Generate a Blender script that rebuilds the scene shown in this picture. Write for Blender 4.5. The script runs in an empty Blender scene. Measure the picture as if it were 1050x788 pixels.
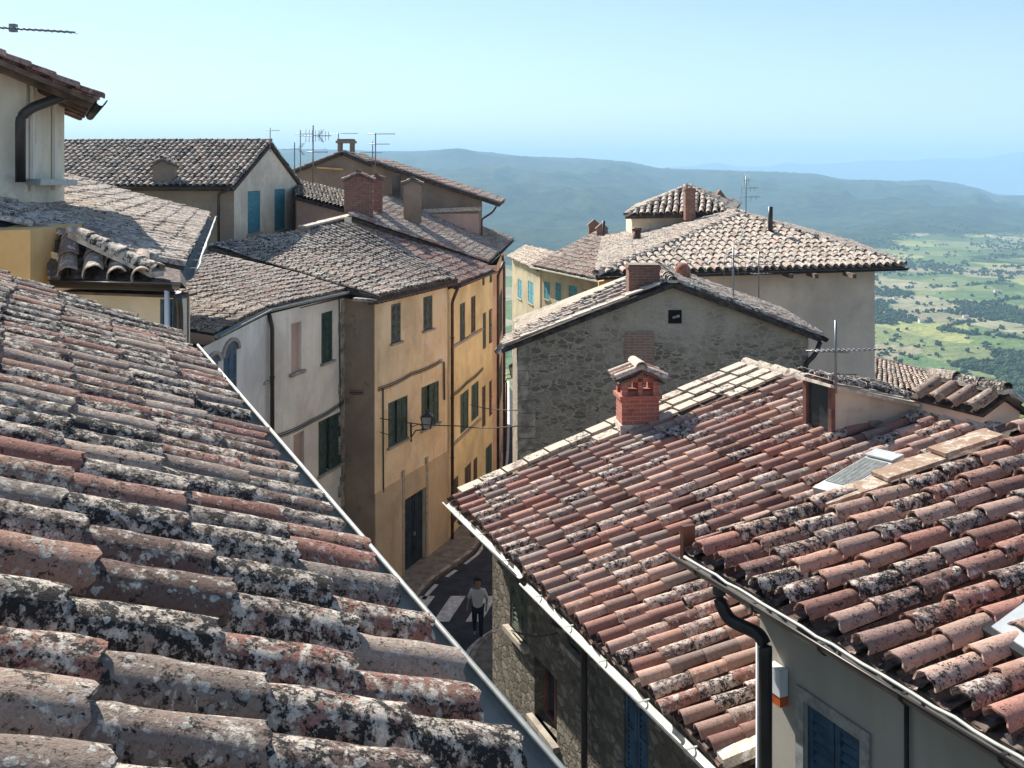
import bpy, bmesh, math, random
from mathutils import Vector, Matrix, noise
random.seed(7)
R = random.Random(11)
V = Vector
scene = bpy.context.scene
col = scene.collection
F, CX, HY = 1050.0, 525.0, 176.0          # survey camera used to turn photo measurements into places

def pY(px, py, Y): return V(((px-CX)/F*Y, Y, -(py-HY)/F*Y))
def pz(px, py, z):
    Y = -z*F/(py-HY)
    return pY(px, py, Y)
def proj(p): return (CX+F*p.x/p.y, HY-F*p.z/p.y)
def dvp(x): return V((x-CX, F, 0)).normalized()
def lerp(a, b, t): return a+(b-a)*t

# ------------------------------------------------------------------ materials
def new_mat(name):
    m = bpy.data.materials.new(name); m.use_nodes = True
    nt = m.node_tree; nt.nodes.clear()
    out = nt.nodes.new('ShaderNodeOutputMaterial')
    b = nt.nodes.new('ShaderNodeBsdfPrincipled')
    nt.links.new(b.outputs[0], out.inputs[0])
    b.inputs['Roughness'].default_value = .85
    b.inputs['Specular IOR Level'].default_value = .25
    return m, nt, b
class NT:
    def __init__(s, nt): s.nt = nt
    def n(s, t, **k):
        nd = s.nt.nodes.new(t)
        for a, v in k.items(): setattr(nd, a, v)
        return nd
    def l(s, a, b): s.nt.links.new(a, b)
    def coords(s, scale=(1, 1, 1)):
        tc = s.n('ShaderNodeTexCoord'); mp = s.n('ShaderNodeMapping')
        mp.inputs['Scale'].default_value = scale
        s.l(tc.outputs['Object'], mp.inputs[0]); return mp.outputs[0]
    def noise(s, vec, scale, detail=4, rough=.6, dist=0):
        t = s.n('ShaderNodeTexNoise'); t.inputs['Scale'].default_value = scale
        t.inputs['Detail'].default_value = detail; t.inputs['Roughness'].default_value = rough
        t.inputs['Distortion'].default_value = dist
        s.l(vec, t.inputs['Vector']); return t.outputs['Fac']
    def ramp(s, fac, a, b, ca=0., cb=1.):
        r = s.n('ShaderNodeMapRange'); r.interpolation_type = 'SMOOTHSTEP'
        r.inputs['From Min'].default_value = a; r.inputs['From Max'].default_value = b
        r.inputs['To Min'].default_value = ca; r.inputs['To Max'].default_value = cb
        s.l(fac, r.inputs[0]); return r.outputs[0]
    def mix(s, fac, a, b, mode='MIX'):
        m = s.n('ShaderNodeMix', data_type='RGBA', blend_type=mode)
        if isinstance(fac, (int, float)): m.inputs[0].default_value = fac
        else: s.l(fac, m.inputs[0])
        for i, c in ((6, a), (7, b)):
            if isinstance(c, (tuple, list)): m.inputs[i].default_value = (c[0], c[1], c[2], 1)
            else: s.l(c, m.inputs[i])
        return m.outputs[2]
    def math(s, op, a, b=0.):
        m = s.n('ShaderNodeMath', operation=op)
        for i, c in ((0, a), (1, b)):
            if isinstance(c, (int, float)): m.inputs[i].default_value = c
            else: s.l(c, m.inputs[i])
        return m.outputs[0]
    def bump(s, h, bsdf, strength=.4, dist=.01):
        b = s.n('ShaderNodeBump'); b.inputs['Strength'].default_value = strength
        b.inputs['Distance'].default_value = dist
        s.l(h, b.inputs['Height']); s.l(b.outputs[0], bsdf.inputs['Normal'])

def plain(name, c, rough=.7, metal=0, spec=.3, var=.12, vs=3):
    m, nt, b = new_mat(name); g = NT(nt)
    f = g.noise(g.coords(), vs, 4)
    c2 = [x*(1-var*1.6) for x in c]; c1 = [min(1, x*(1+var)) for x in c]
    g.l(g.mix(g.ramp(f, .3, .7), c2, c1), b.inputs['Base Color'])
    b.inputs['Roughness'].default_value = rough; b.inputs['Metallic'].default_value = metal
    b.inputs['Specular IOR Level'].default_value = spec
    return m

def tile_mat(name, white=.5, black=.5, orange=.1, scale=1., wcol=(.62, .56, .49), bump=.5, spots=False, kk=.7):
    """weathered clay: per-tile clay colour, crusts of pale, black and orange lichen"""
    m, nt, b = new_mat(name); g = NT(nt)
    co = g.coords()
    at = g.n('ShaderNodeAttribute', attribute_name='tint')
    sp = g.n('ShaderNodeSeparateColor'); g.l(at.outputs['Color'], sp.inputs[0])
    n1 = g.noise(co, 7*scale, 6, .65, .4)
    n2 = g.noise(co, 19*scale, 6, .7, .3)
    n3 = g.noise(co, 45*scale, 5, .7)
    n4 = g.noise(co, 4.1*scale, 5, .6, .6)
    base = g.mix(g.ramp(n3, .3, .7), at.outputs['Color'], (.62, .48, .42), 'MULTIPLY')
    base = g.mix(g.ramp(n2, .35, .65), at.outputs['Color'], base)
    al = at.outputs['Alpha']                                  # 0..1 how overgrown this tile is
    off = g.math('MULTIPLY', g.math('SUBTRACT', al, .5), .5*kk)
    w = g.ramp(g.math('ADD', g.math('ADD', g.math('MULTIPLY', n1, .6), g.math('MULTIPLY', n2, .4)), off), .62-.22*white, .70-.22*white)
    wc = g.mix(g.ramp(n3, .35, .65), [x*.62 for x in wcol], wcol)
    c = g.mix(w, base, wc)
    n5 = g.noise(co, 11*scale, 6, .75, .2)
    k = g.ramp(g.math('ADD', g.math('ADD', g.math('MULTIPLY', n5, .65), g.math('MULTIPLY', n3, .35)), g.math('MULTIPLY', off, .7)), .64-.24*black, .69-.24*black)
    c = g.mix(k, c, (.035, .033, .032))
    if spots:
        vo = g.n('ShaderNodeTexVoronoi'); vo.inputs['Scale'].default_value = 17*scale
        vo.inputs['Randomness'].default_value = 1
        nn = g.n('ShaderNodeTexNoise'); nn.inputs['Scale'].default_value = 26
        g.l(co, nn.inputs['Vector'])
        ad = g.mix(.045, co, nn.outputs['Color'], 'ADD')
        g.l(ad, vo.inputs['Vector'])
        sx = g.n('ShaderNodeSeparateColor'); g.l(vo.outputs['Color'], sx.inputs[0])
        rad = g.math('MULTIPLY', sx.outputs[0], .46)
        d = g.math('SUBTRACT', vo.outputs['Distance'], rad)
        disc = g.ramp(d, -.03, .03, 1, 0)
        disc = g.math('MULTIPLY', disc, g.ramp(sx.outputs[1], .5, .56))
        c = g.mix(g.math('MULTIPLY', disc, .85), c, g.mix(g.ramp(n3, .4, .6), (.34, .33, .31), (.55, .53, .48)))
    o = g.ramp(g.math('ADD', g.math('MULTIPLY', n4, .7), g.math('MULTIPLY', n3, .3)), .71-.16*orange, .76-.16*orange)
    c = g.mix(g.math('MULTIPLY', o, .85), c, (.50, .17, .03))
    g.l(c, b.inputs['Base Color'])
    b.inputs['Roughness'].default_value = .9; b.inputs['Specular IOR Level'].default_value = .2
    h = g.math('ADD', g.math('ADD', g.math('MULTIPLY', n3, .5), g.math('MULTIPLY', n2, .5)), g.math('ADD', g.math('MULTIPLY', w, .25), g.math('MULTIPLY', k, .2)))
    g.bump(h, b, bump, .012)
    return m

def plaster(name, c, stain=(.25, .2, .15), amount=.4, patch=None, bump=.25, scale=1., streak=.4):
    m, nt, b = new_mat(name); g = NT(nt)
    co = g.coords(); cs = g.coords((3.2, 3.2, .35))
    big = g.noise(co, .55*scale, 6, .6, .4); mid = g.noise(co, 2.6*scale, 6, .65, .3)
    fine = g.noise(co, 24, 5, .6); st = g.noise(cs, 1.3, 5, .6)
    k = g.mix(g.ramp(big, .3, .72), [x*.72 for x in c], [min(1, x*1.08) for x in c])
    k = g.mix(g.math('MULTIPLY', g.ramp(mid, .52, .72), amount), k, stain)
    k = g.mix(g.math('MULTIPLY', g.ramp(st, .55, .75), streak), k, [x*.55 for x in c])
    if patch:
        p = g.ramp(g.math('ADD', g.math('MULTIPLY', big, .5), g.math('MULTIPLY', mid, .5)), .535, .57)
        k = g.mix(g.math('MULTIPLY', p, .8), k, patch)
    g.l(k, b.inputs['Base Color'])
    h = g.math('ADD', g.math('MULTIPLY', fine, .4), mid)
    g.bump(h, b, bump, .02)
    b.inputs['Roughness'].default_value = .92; b.inputs['Specular IOR Level'].default_value = .15
    return m

def stone(name, dark=(.12, .11, .095), light=(.36, .33, .28), mortar=(.30, .28, .25), sc=(3.2, 3.2, 6.2), plasterz=None, mcol=None, gap=.09):
    m, nt, b = new_mat(name); g = NT(nt)
    co0 = g.coords(); cs = g.coords(sc)
    nn = g.n('ShaderNodeTexNoise'); nn.inputs['Scale'].default_value = 2.2; nn.inputs['Detail'].default_value = 3
    g.l(cs, nn.inputs['Vector'])
    cv = g.mix(.55, cs, nn.outputs['Color'], 'ADD')
    v1 = g.n('ShaderNodeTexVoronoi'); v1.feature = 'DISTANCE_TO_EDGE'; g.l(cv, v1.inputs['Vector']); v1.inputs['Scale'].default_value = 1
    v2 = g.n('ShaderNodeTexVoronoi'); g.l(cv, v2.inputs['Vector']); v2.inputs['Scale'].default_value = 1
    sx = g.n('ShaderNodeSeparateColor'); g.l(v2.outputs['Color'], sx.inputs[0])
    n = g.noise(co0, 14, 5, .7); n2 = g.noise(co0, .8, 5, .6, .5)
    sc_ = g.mix(sx.outputs[0], dark, light)
    sc_ = g.mix(g.math('MULTIPLY', g.ramp(n, .35, .7), .5), sc_, [x*.5 for x in light])
    f = g.ramp(g.math('ADD', v1.outputs['Distance'], g.math('MULTIPLY', g.math('SUBTRACT', n, .5), .12)), gap*.5, gap*1.4)
    k = g.mix(f, mortar, sc_)
    if mcol:   # render still covering part of the wall
        tc = g.n('ShaderNodeTexCoord'); sp = g.n('ShaderNodeSeparateXYZ'); g.l(tc.outputs['Object'], sp.inputs[0])
        hgt = g.math('ADD', sp.outputs[2], g.math('MULTIPLY', g.math('SUBTRACT', n2, .5), 4.5))
        pf = g.ramp(hgt, plasterz-.5, plasterz+.7)
        k = g.mix(pf, k, g.mix(g.ramp(n, .3, .7), [x*.8 for x in mcol], mcol))
        hh = g.math('MULTIPLY', f, g.math('SUBTRACT', 1., pf))
    else: hh = f
    g.l(k, b.inputs['Base Color'])
    g.bump(g.math('ADD', hh, g.math('MULTIPLY', n, .35)), b, .8, .03)
    b.inputs['Roughness'].default_value = .95; b.inputs['Specular IOR Level'].default_value = .1
    return m

def brick(name, c1=(.32, .10, .07), c2=(.22, .07, .05), mortar=(.35, .30, .26), scale=1.):
    m, nt, b = new_mat(name); g = NT(nt)
    tc = g.n('ShaderNodeTexCoord'); sp = g.n('ShaderNodeSeparateXYZ'); g.l(tc.outputs['Object'], sp.inputs[0])
    cb = g.n('ShaderNodeCombineXYZ')
    g.l(g.math('ADD', sp.outputs[0], g.math('MULTIPLY', sp.outputs[1], .83)), cb.inputs[0]); g.l(sp.outputs[2], cb.inputs[1])
    t = g.n('ShaderNodeTexBrick'); g.l(cb.outputs[0], t.inputs['Vector'])
    t.inputs['Scale'].default_value = 1; t.inputs['Brick Width'].default_value = .26/scale
    t.inputs['Row Height'].default_value = .066/scale; t.inputs['Mortar Size'].default_value = .007
    t.inputs['Color1'].default_value = (*c1, 1); t.inputs['Color2'].default_value = (*c2, 1); t.inputs['Mortar'].default_value = (*mortar, 1)
    n = g.noise(g.coords(), 9, 5, .7)
    k = g.mix(g.math('MULTIPLY', g.ramp(n, .5, .75), .5), t.outputs['Color'], (.42, .36, .30))
    k = g.mix(g.math('MULTIPLY', g.ramp(g.noise(g.coords(), 4, 5, .7), .55, .72), .5), k, (.10, .06, .05))
    g.l(k, b.inputs['Base Color'])
    g.bump(g.math('SUBTRACT', g.math('MULTIPLY', n, .5), t.outputs['Fac']), b, .5, .008)
    return m

M = {}
M['tileA'] = tile_mat('lichen_clay_near', white=.66, black=.55, orange=.22, scale=2.1, bump=1., spots=True, wcol=(.80, .69, .58), kk=.4)
M['tileB'] = tile_mat('rosy_clay', white=.36, black=.30, orange=.05, scale=1.5, wcol=(.74, .60, .52))
M['tileR'] = tile_mat('rosy_clay_lichen', white=.42, black=.50, orange=.10, scale=1.5, wcol=(.78, .67, .58), bump=.8, kk=.35)
M['tileG'] = tile_mat('grey_clay', white=.66, black=.46, orange=.0, scale=1., wcol=(.68, .61, .53), kk=.5)
M['tileG2'] = tile_mat('pale_clay', white=.68, black=.34, orange=.04, scale=1., wcol=(.74, .64, .54), kk=.45)
M['flat'] = tile_mat('flat_clay', white=.9, black=.10, orange=.0, wcol=(.66, .57, .47))
M['deck'] = plain('roof_bed', (.07, .055, .048), .95, var=.4, vs=8)
M['deckl'] = plain('roof_bed_pale', (.13, .10, .085), .95, var=.5, vs=12)
M['ochre'] = plaster('ochre_plaster', (.93, .71, .44), (.60, .43, .27), .7, patch=(.86, .74, .56), streak=.6)
M['shade_side'] = plaster('shaded_side_plaster', (.44, .33, .24), (.16, .12, .09), .6)  # side walls away from the light: their shade is put into the plaster colour
M['ochre_low'] = plaster('ochre_base_plaster', (.64, .49, .32), (.42, .32, .21), .6, patch=(.62, .46, .27))
M['yellow'] = plaster('yellow_plaster', (.95, .76, .42), (.7, .52, .3), .25, streak=.2)
M['yellow2'] = plaster('peach_plaster', (.84, .58, .40), (.5, .35, .22), .25, streak=.2)
M['pink'] = plaster('pink_plaster', (.97, .84, .70), (.74, .56, .43), .4, streak=.35)
M['white'] = plaster('white_plaster', (.88, .83, .75), (.62, .55, .46), .35, streak=.3)
M['cream'] = plaster('cream_plaster', (.82, .72, .55), (.5, .4, .28), .35)
M['cream_far'] = plaster('far_cream_plaster', (.50, .42, .30), (.3, .25, .18), .4)
M['greige'] = plaster('greige_plaster', (.82, .74, .60), (.4, .36, .28), .4, patch=(.68, .6, .48))
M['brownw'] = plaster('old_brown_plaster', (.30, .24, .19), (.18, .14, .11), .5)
M['taupe'] = plaster('taupe_plaster', (.82, .62, .50), (.62, .47, .38), .35, streak=.12)
M['grey_house'] = plaster('grey_plaster', (.46, .43, .37), (.38, .35, .3), .2, streak=.1, bump=.1)
M['dormer'] = plaster('dormer_plaster', (.60, .52, .44), (.36, .3, .26), .6)
M['orangew'] = plaster('orange_plaster', (.74, .48, .22), (.5, .35, .18), .3)
M['pinkdark'] = plaster('pink_wall', (.62, .42, .34), (.4, .3, .24), .35)
M['stoneQ'] = stone('rubble_wall', dark=(.15, .13, .10), light=(.45, .385, .30), mortar=(.46, .40, .32), sc=(4.8, 4.8, 10.5), plasterz=9.75, mcol=(.50, .44, .36), gap=.09)
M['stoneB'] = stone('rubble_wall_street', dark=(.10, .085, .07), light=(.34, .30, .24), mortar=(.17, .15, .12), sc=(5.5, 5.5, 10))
M['quoin'] = plain('quoin_stone', (.42, .36, .29), .9, var=.35, vs=4)
M['brick'] = brick('chimney_brick', (.44, .14, .10), (.36, .11, .085), (.42, .26, .21))
M['brick_faded'] = brick('faded_brick', (.34, .20, .15), (.26, .17, .13), (.40, .34, .27))
M['clay'] = plain('fired_clay', (.36, .15, .10), .85, var=.3, vs=8)
M['brickd'] = brick('old_brick', (.26, .11, .08), (.17, .08, .06), (.24, .2, .17))
M['mortar'] = plain('lime_mortar', (.55, .49, .42), .95, var=.25, vs=9)
M['sill'] = plain('sill_stone', (.40, .35, .29), .9, var=.2, vs=7)
M['shut_blue'] = plain('blue_shutter_paint', (.045, .10, .16), .55, var=.25, vs=6)
M['shut_teal'] = plain('teal_shutter_paint', (.045, .17, .21), .55, var=.25, vs=6)
M['shut_green'] = plain('green_shutter_paint', (.045, .085, .06), .6, var=.3, vs=6)
M['shut_grey'] = plain('grey_green_shutter_paint', (.10, .115, .09), .65, var=.3, vs=6)
M['shut_brown'] = plain('brown_shutter_paint', (.12, .075, .05), .65, var=.3, vs=6)
M['shut_turq'] = plain('turquoise_shutter_paint', (.07, .28, .34), .55, var=.2, vs=6)
M['doorm'] = plain('dark_door_paint', (.02, .035, .05), .5, var=.4, vs=4)
M['glass'] = plain('window_glass', (.035, .045, .05), .08, spec=.6, var=.1)
M['curtain'] = plain('white_curtain', (.72, .72, .70), .8)
M['dark'] = plain('dark_interior', (.012, .012, .012), .9)
M['zinc'] = plain('zinc_gutter', (.36, .38, .37), .45, metal=.25, var=.18, vs=14)
M['zinclight'] = plain('pale_gutter', (.44, .45, .42), .5, metal=.1, var=.12, vs=10)
M['darkmetal'] = plain('dark_gutter', (.045, .04, .038), .4, metal=.3, spec=.5, var=.2)
M['copper'] = plain('brown_gutter', (.13, .07, .05), .45, metal=.4, var=.25)
M['soffit'] = plain('soffit_boards', (.14, .10, .075), .85, var=.3, vs=5)
M['wood'] = plain('painted_wood', (.20, .10, .08), .7, var=.25)
M['antenna'] = plain('aluminium_tube', (.22, .23, .24), .4, metal=.6)
M['cable'] = plain('cable_black', (.06, .055, .05), .7)
M['alu'] = plain('aluminium_sheet', (.62, .64, .63), .4, metal=.5, var=.1)
M['asphalt'] = plain('asphalt', (.036, .042, .056), .85, var=.25, vs=2)
M['paving'] = plain('pavement_stone', (.24, .21, .18), .9, var=.2, vs=3)
M['paint'] = plain('road_paint', (.62, .62, .60), .8, var=.2, vs=6)
M['red'] = plain('orange_plastic', (.55, .11, .03), .4)
M['whiteplastic'] = plain('white_plastic', (.75, .76, .78), .4, var=.03)

# ------------------------------------------------------------------ mesh builder
class MB:
    def __init__(s): s.v = []; s.f = []; s.c = []; s.sm = []; s.usec = False; s.mi = []
    def vert(s, p, c=None):
        s.v.append((p[0], p[1], p[2])); s.c.append(c or (1, 1, 1, .5)); return len(s.v)-1
    def face(s, idx, smooth=False, mi=0): s.f.append(idx); s.sm.append(smooth); s.mi.append(mi)
    def poly(s, pts, c=None, mi=0): s.face([s.vert(p, c) for p in pts], False, mi)
    def hexa(s, b, t, c=None, mi=0):
        """b, t: four bottom and four top points in the same order"""
        i = [s.vert(p, c) for p in list(b)+list(t)]
        for q in ((3, 2, 1, 0), (4, 5, 6, 7), (0, 1, 5, 4), (1, 2, 6, 5), (2, 3, 7, 6), (3, 0, 4, 7)):
            s.face([i[k] for k in q], False, mi)
    def prism(s, pts, d, c=None, mi=0):
        d = V(d); n = len(pts)
        a = [s.vert(V(p), c) for p in pts]; b = [s.vert(V(p)+d, c) for p in pts]
        s.face(a[::-1], False, mi); s.face(b, False, mi)
        for k in range(n): s.face([a[k], a[(k+1) % n], b[(k+1) % n], b[k]], False, mi)
    def box(s, o, x, y, z, c=None, mi=0):
        """o corner, x/y/z edge vectors"""
        o, x, y, z = V(o), V(x), V(y), V(z)
        s.hexa([o, o+x, o+x+y, o+y], [o+z, o+x+z, o+x+y+z, o+y+z], c, mi)
    def beam(s, a, b, w, h, up=(0, 0, 1), c=None, mi=0):
        a, b = V(a), V(b); d = (b-a).normalized(); up = V(up)
        sd = d.cross(up)
        if sd.length < 1e-4: sd = V((1, 0, 0))
        sd.normalize(); u = sd.cross(d).normalized()
        x = sd*w/2; y = u*h/2
        s.hexa([a-x-y, a+x-y, b+x-y, b-x-y], [a-x+y, a+x+y, b+x+y, b-x+y], c, mi)
    def tube(s, pts, r, seg=8, c=None, caps=True, mi=0):
        pts = [V(p) for p in pts]; rings = []
        for i, p in enumerate(pts):
            d = (pts[min(i+1, len(pts)-1)]-pts[max(i-1, 0)]).normalized()
            ref = V((0, 0, 1)) if abs(d.z) < .95 else V((0, 1, 0))
            a = d.cross(ref).normalized(); b = d.cross(a).normalized()
            rr = r[i] if isinstance(r, (list, tuple)) else r
            rings.append([s.vert(p+(a*math.cos(t)+b*math.sin(t))*rr, c) for t in [2*math.pi*k/seg for k in range(seg)]])
        for i in range(len(rings)-1):
            for k in range(seg):
                s.face([rings[i][k], rings[i][(k+1) % seg], rings[i+1][(k+1) % seg], rings[i+1][k]], True, mi)
        if caps: s.face(rings[0][::-1], False, mi); s.face(rings[-1], False, mi)
    def build(s, name, mats, parent=None, origin=None):
        me = bpy.data.meshes.new(name)
        o = bpy.data.objects.new(name, me); col.objects.link(o)
        if parent is not None:
            o.parent = parent; off = V((0, 0, 0)); p = parent
            while p is not None: off += p.location; p = p.parent
        else:
            if origin is None:
                xs = [q[0] for q in s.v]; ys = [q[1] for q in s.v]; zs = [q[2] for q in s.v]
                origin = ((min(xs)+max(xs))/2, (min(ys)+max(ys))/2, min(zs))
            off = V(origin); o.location = off
        vs = [(q[0]-off.x, q[1]-off.y, q[2]-off.z) for q in s.v]
        me.from_pydata(vs, [], s.f)
        me.polygons.foreach_set('use_smooth', s.sm)
        if not isinstance(mats, (list, tuple)): mats = [mats]
        for m in mats: me.materials.append(m)
        me.polygons.foreach_set('material_index', s.mi)
        a = me.color_attributes.new('tint', 'FLOAT_COLOR', 'POINT')
        flat = []
        for c in s.c: flat.extend(c)
        a.data.foreach_set('color', flat)
        me.update()
        return o
def fix_normals(o):
    bm = bmesh.new(); bm.from_mesh(o.data); bmesh.ops.recalc_face_normals(bm, faces=bm.faces); bm.to_mesh(o.data); bm.free()
def tag(o, label=None, cat=None, group=None, kind=None):
    if label: o['label'] = label
    if cat: o['category'] = cat
    if group: o['group'] = group
    if kind: o['kind'] = kind
    return o
def empty(name, loc, label, cat, group=None):
    o = bpy.data.objects.new(name, None); col.objects.link(o); o.location = loc
    return tag(o, label, cat, group)

# ------------------------------------------------------------------ roofs of barrel tiles
TER = [(.38, .20, .16), (.30, .17, .14), (.44, .27, .21), (.24, .14, .12), (.38, .26, .22), (.33, .22, .19), (.48, .33, .27), (.30, .23, .20)]
BRN = [(.27, .17, .13), (.19, .13, .11), (.34, .20, .15), (.28, .14, .11), (.32, .25, .21), (.26, .22, .19), (.34, .19, .15)]
GRY = [(.36, .29, .24), (.30, .24, .20), (.40, .31, .25), (.26, .20, .17), (.34, .25, .20), (.43, .36, .30)]
def barrel(mb, p, ax, up, L, r0, r1, seg, ls, colr, th=.016, near=False, rnd=R, close=True):
    """cover tile: p = middle of its lower (wide) end, ax = up-slope axis, up = roof normal"""
    sd = ax.cross(up).normalized(); up = sd.cross(ax).normalized()
    def ring(t, r, inner, jag=0):
        out = []
        for k in range(seg+1):
            a = math.pi*(k/seg)
            rr = r-(th if inner else 0)
            q = p+ax*(L*t+jag*(math.sin(k*1.7+rs)*.5))+sd*(-math.cos(a)*rr)+up*(math.sin(a)*rr*.92)
            if near and not inner:
                nv = noise.noise(q*9)*.006+noise.noise(q*23+V((5, 1, 2)))*.0025
                q = q+(sd*(-math.cos(a))+up*math.sin(a))*nv
            out.append(q)
        return out
    rs = rnd.random()*9
    prev = None
    for i in range(ls+1):
        t = i/ls; r = r0+(r1-r0)*t
        if near and i == 0: pts = ring(0, r, False, .018)
        else: pts = ring(t, r, False)
        ids = [mb.vert(q, colr) for q in pts]
        if prev:
            for k in range(seg): mb.face([prev[k], ids[k], ids[k+1], prev[k+1]], True)
        prev = ids
        if i == 0: first = pts
    if close:
        inn = ring(0, r0, True, .018 if near else 0)
        a = [mb.vert(q, colr) for q in first]; b = [mb.vert(q, colr) for q in inn]
        for k in range(seg): mb.face([a[k], a[k+1], b[k+1], b[k]])
        if near:
            inn2 = ring(.5, (r0+r1)/2, True)
            b2 = [mb.vert(q, colr) for q in inn]; c2 = [mb.vert(q, colr) for q in inn2]
            for k in range(seg): mb.face([b2[k], b2[k+1], c2[k+1], c2[k]], True)
def channel(mb, p, ax, up, L, r, seg, colr):
    sd = ax.cross(up).normalized()
    prev = None
    for t in (0, 1):
        ids = []
        for k in range(seg+1):
            a = math.pi*(k/seg)
            ids.append(mb.vert(p+ax*(L*t)+sd*(-math.cos(a)*r)-up*(math.sin(a)*r*.6)+up*(.02*(1-t)), colr))
        if prev:
            for k in range(seg): mb.face([prev[k], prev[k+1], ids[k+1], ids[k]], True)
        prev = ids
def tint(pal, rnd=R, lo=.15, hi=.85, var=.18):
    c = rnd.choice(pal); k = 1+rnd.uniform(-var, var)
    return (c[0]*k, c[1]*k, c[2]*k, rnd.uniform(lo, hi))

def roof_quad(name, parent, e0, e1, r1, r0, mat, deck, sp=.22, ex=.36, r=.085, seg=5, ls=1, pal=GRY, near=False, chan=False,
              keep=None, thick=.14, jit=1., skip=None, lo=.15, hi=.85, wave=0., shape=None, taper=.80):
    """e0->e1 eave, r0->r1 ridge (bilinear). tiles run from the eave up."""
    mb = MB(); n = max(2, round((e1-e0).length/sp))
    nrm = (e1-e0).cross(r0-e0).normalized()
    if nrm.z < 0: nrm = -nrm
    wv = [R.uniform(-1, 1) for _ in range(n+3)]
    def S(u, v): return lerp(lerp(e0, e1, u), lerp(r0, r1, u), v)
    for i in range(n+(1 if chan else 0)):
        for ch in ((0, 1) if chan else (0,)):
            u = (i+.5-(.5 if ch else 0))/n
            if u > 1: continue
            a, b = S(u, 0), S(u, 1); L = (b-a).length
            if ch == 0 and i >= n: continue
            m = max(1, int(round(L/ex))); exx = L/m; d = (b-a).normalized()
            sd = d.cross(nrm).normalized()
            drift = R.uniform(-.012, .012)*jit; stag = R.uniform(-.16, .10)*exx*jit
            for k in range(m):
                s0 = k*exx+(stag if k else R.uniform(-.03, .03)*jit)
                t = max(0, s0)/L
                q = S(u, t)
                if keep and not keep(u, t, S(u, t+.5*exx/L)): continue
                if skip and skip(S(u, t+.5*exx/L)): continue
                q = a+d*s0
                if R.random() < .012*jit: q = q-d*R.uniform(.03, .10)+sd*R.uniform(-.02, .02)
                q = q+sd*(drift+.012*math.sin(k*.9+i)*jit+R.uniform(-.010, .010)*jit)
                if wave: q = q+nrm*wave*(noise.noise(q*.6))
                if ch:
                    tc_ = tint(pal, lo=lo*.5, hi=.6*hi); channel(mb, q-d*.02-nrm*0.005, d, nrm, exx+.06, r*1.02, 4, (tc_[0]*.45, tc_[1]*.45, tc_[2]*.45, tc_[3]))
                else:
                    dd = (d+sd*R.uniform(-.035, .035)*jit+nrm*R.uniform(-.012, .012)*jit).normalized()
                    lift = .028 if near else .018
                    dd = (dd-nrm*(lift/exx)).normalized()
                    rr = r*R.uniform(.94, 1.05); tp_ = taper
                    barrel(mb, q+nrm*(.01+lift+R.uniform(0, .006)), dd, nrm, exx+.07+R.uniform(-.02, .02)*jit, rr, rr*tp_, seg, ls, tint(pal, lo=lo, hi=hi), near=near)
    o = mb.build(name, mat, parent)
    db = MB()
    if shape is None:
        G_ = 8; tp, bt = [], []
        for i in range(G_+1):
            tp.append([db.vert(S(i/G_, j/G_)-nrm*.035) for j in range(G_+1)]); bt.append([db.vert(S(i/G_, j/G_)-nrm*(.035+thick)) for j in range(G_+1)])
        for i in range(G_):
            for j in range(G_):
                db.face([tp[i][j], tp[i+1][j], tp[i+1][j+1], tp[i][j+1]]); db.face([bt[i][j], bt[i][j+1], bt[i+1][j+1], bt[i+1][j]])
            db.face([tp[i][0], bt[i][0], bt[i+1][0], tp[i+1][0]]); db.face([tp[i][G_], tp[i+1][G_], bt[i+1][G_], bt[i][G_]])
            db.face([tp[0][i], tp[0][i+1], bt[0][i+1], bt[0][i]]); db.face([tp[G_][i], bt[G_][i], bt[G_][i+1], tp[G_][i+1]])
    else:
        bot = [p-nrm*(.035+thick) for p in shape]; db.prism(bot, nrm*thick)
    od = db.build('roof_deck', deck, o); fix_normals(od)
    return o, S
def on_patch(S, px, py):
    u, v = .5, .5
    for _ in range(60):
        x, y = proj(S(u, v)); e = 1e-4
        xu, yu = proj(S(u+e, v)); xv, yv = proj(S(u, v+e))
        a, b, c, d = (xu-x)/e, (xv-x)/e, (yu-y)/e, (yv-y)/e
        dt = a*d-b*c
        if abs(dt) < 1e-9: break
        ex_, ey_ = px-x, py-y
        u += max(-.3, min(.3, (d*ex_-b*ey_)/dt)); v += max(-.3, min(.3, (-c*ex_+a*ey_)/dt))
    return S(u, v)
def inpoly(p, poly):
    x, y = p[0], p[1]; c = False; n = len(poly); j = n-1
    for i in range(n):
        xi, yi, xj, yj = poly[i][0], poly[i][1], poly[j][0], poly[j][1]
        if ((yi > y) != (yj > y)) and x < (xj-xi)*(y-yi)/(yj-yi)+xi: c = not c
        j = i
    return c
def roof_poly(name, parent, poly, e0, e1, mat, deck, **k):
    """planar roof face: rows perpendicular to the eave e0->e1, clipped to poly (3-D points)"""
    u = (e1-e0).normalized()
    nrm = V((0, 0, 0))
    for i in range(1, len(poly)-1): nrm += (poly[i]-poly[0]).cross(poly[i+1]-poly[0])
    nrm.normalize()
    if nrm.z < 0: nrm = -nrm
    up = nrm.cross(u).normalized()
    if up.z < 0: up = -up
    us = [(p-e0).dot(u) for p in poly]; vs = [(p-e0).dot(up) for p in poly]
    a = e0+u*min(us); b = e0+u*max(us); h = max(vs)
    return roof_quad(name, parent, a, b, b+up*h, a+up*h, mat, deck, keep=lambda uu, vv, P: inpoly(P, poly), shape=poly, **k)
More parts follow.
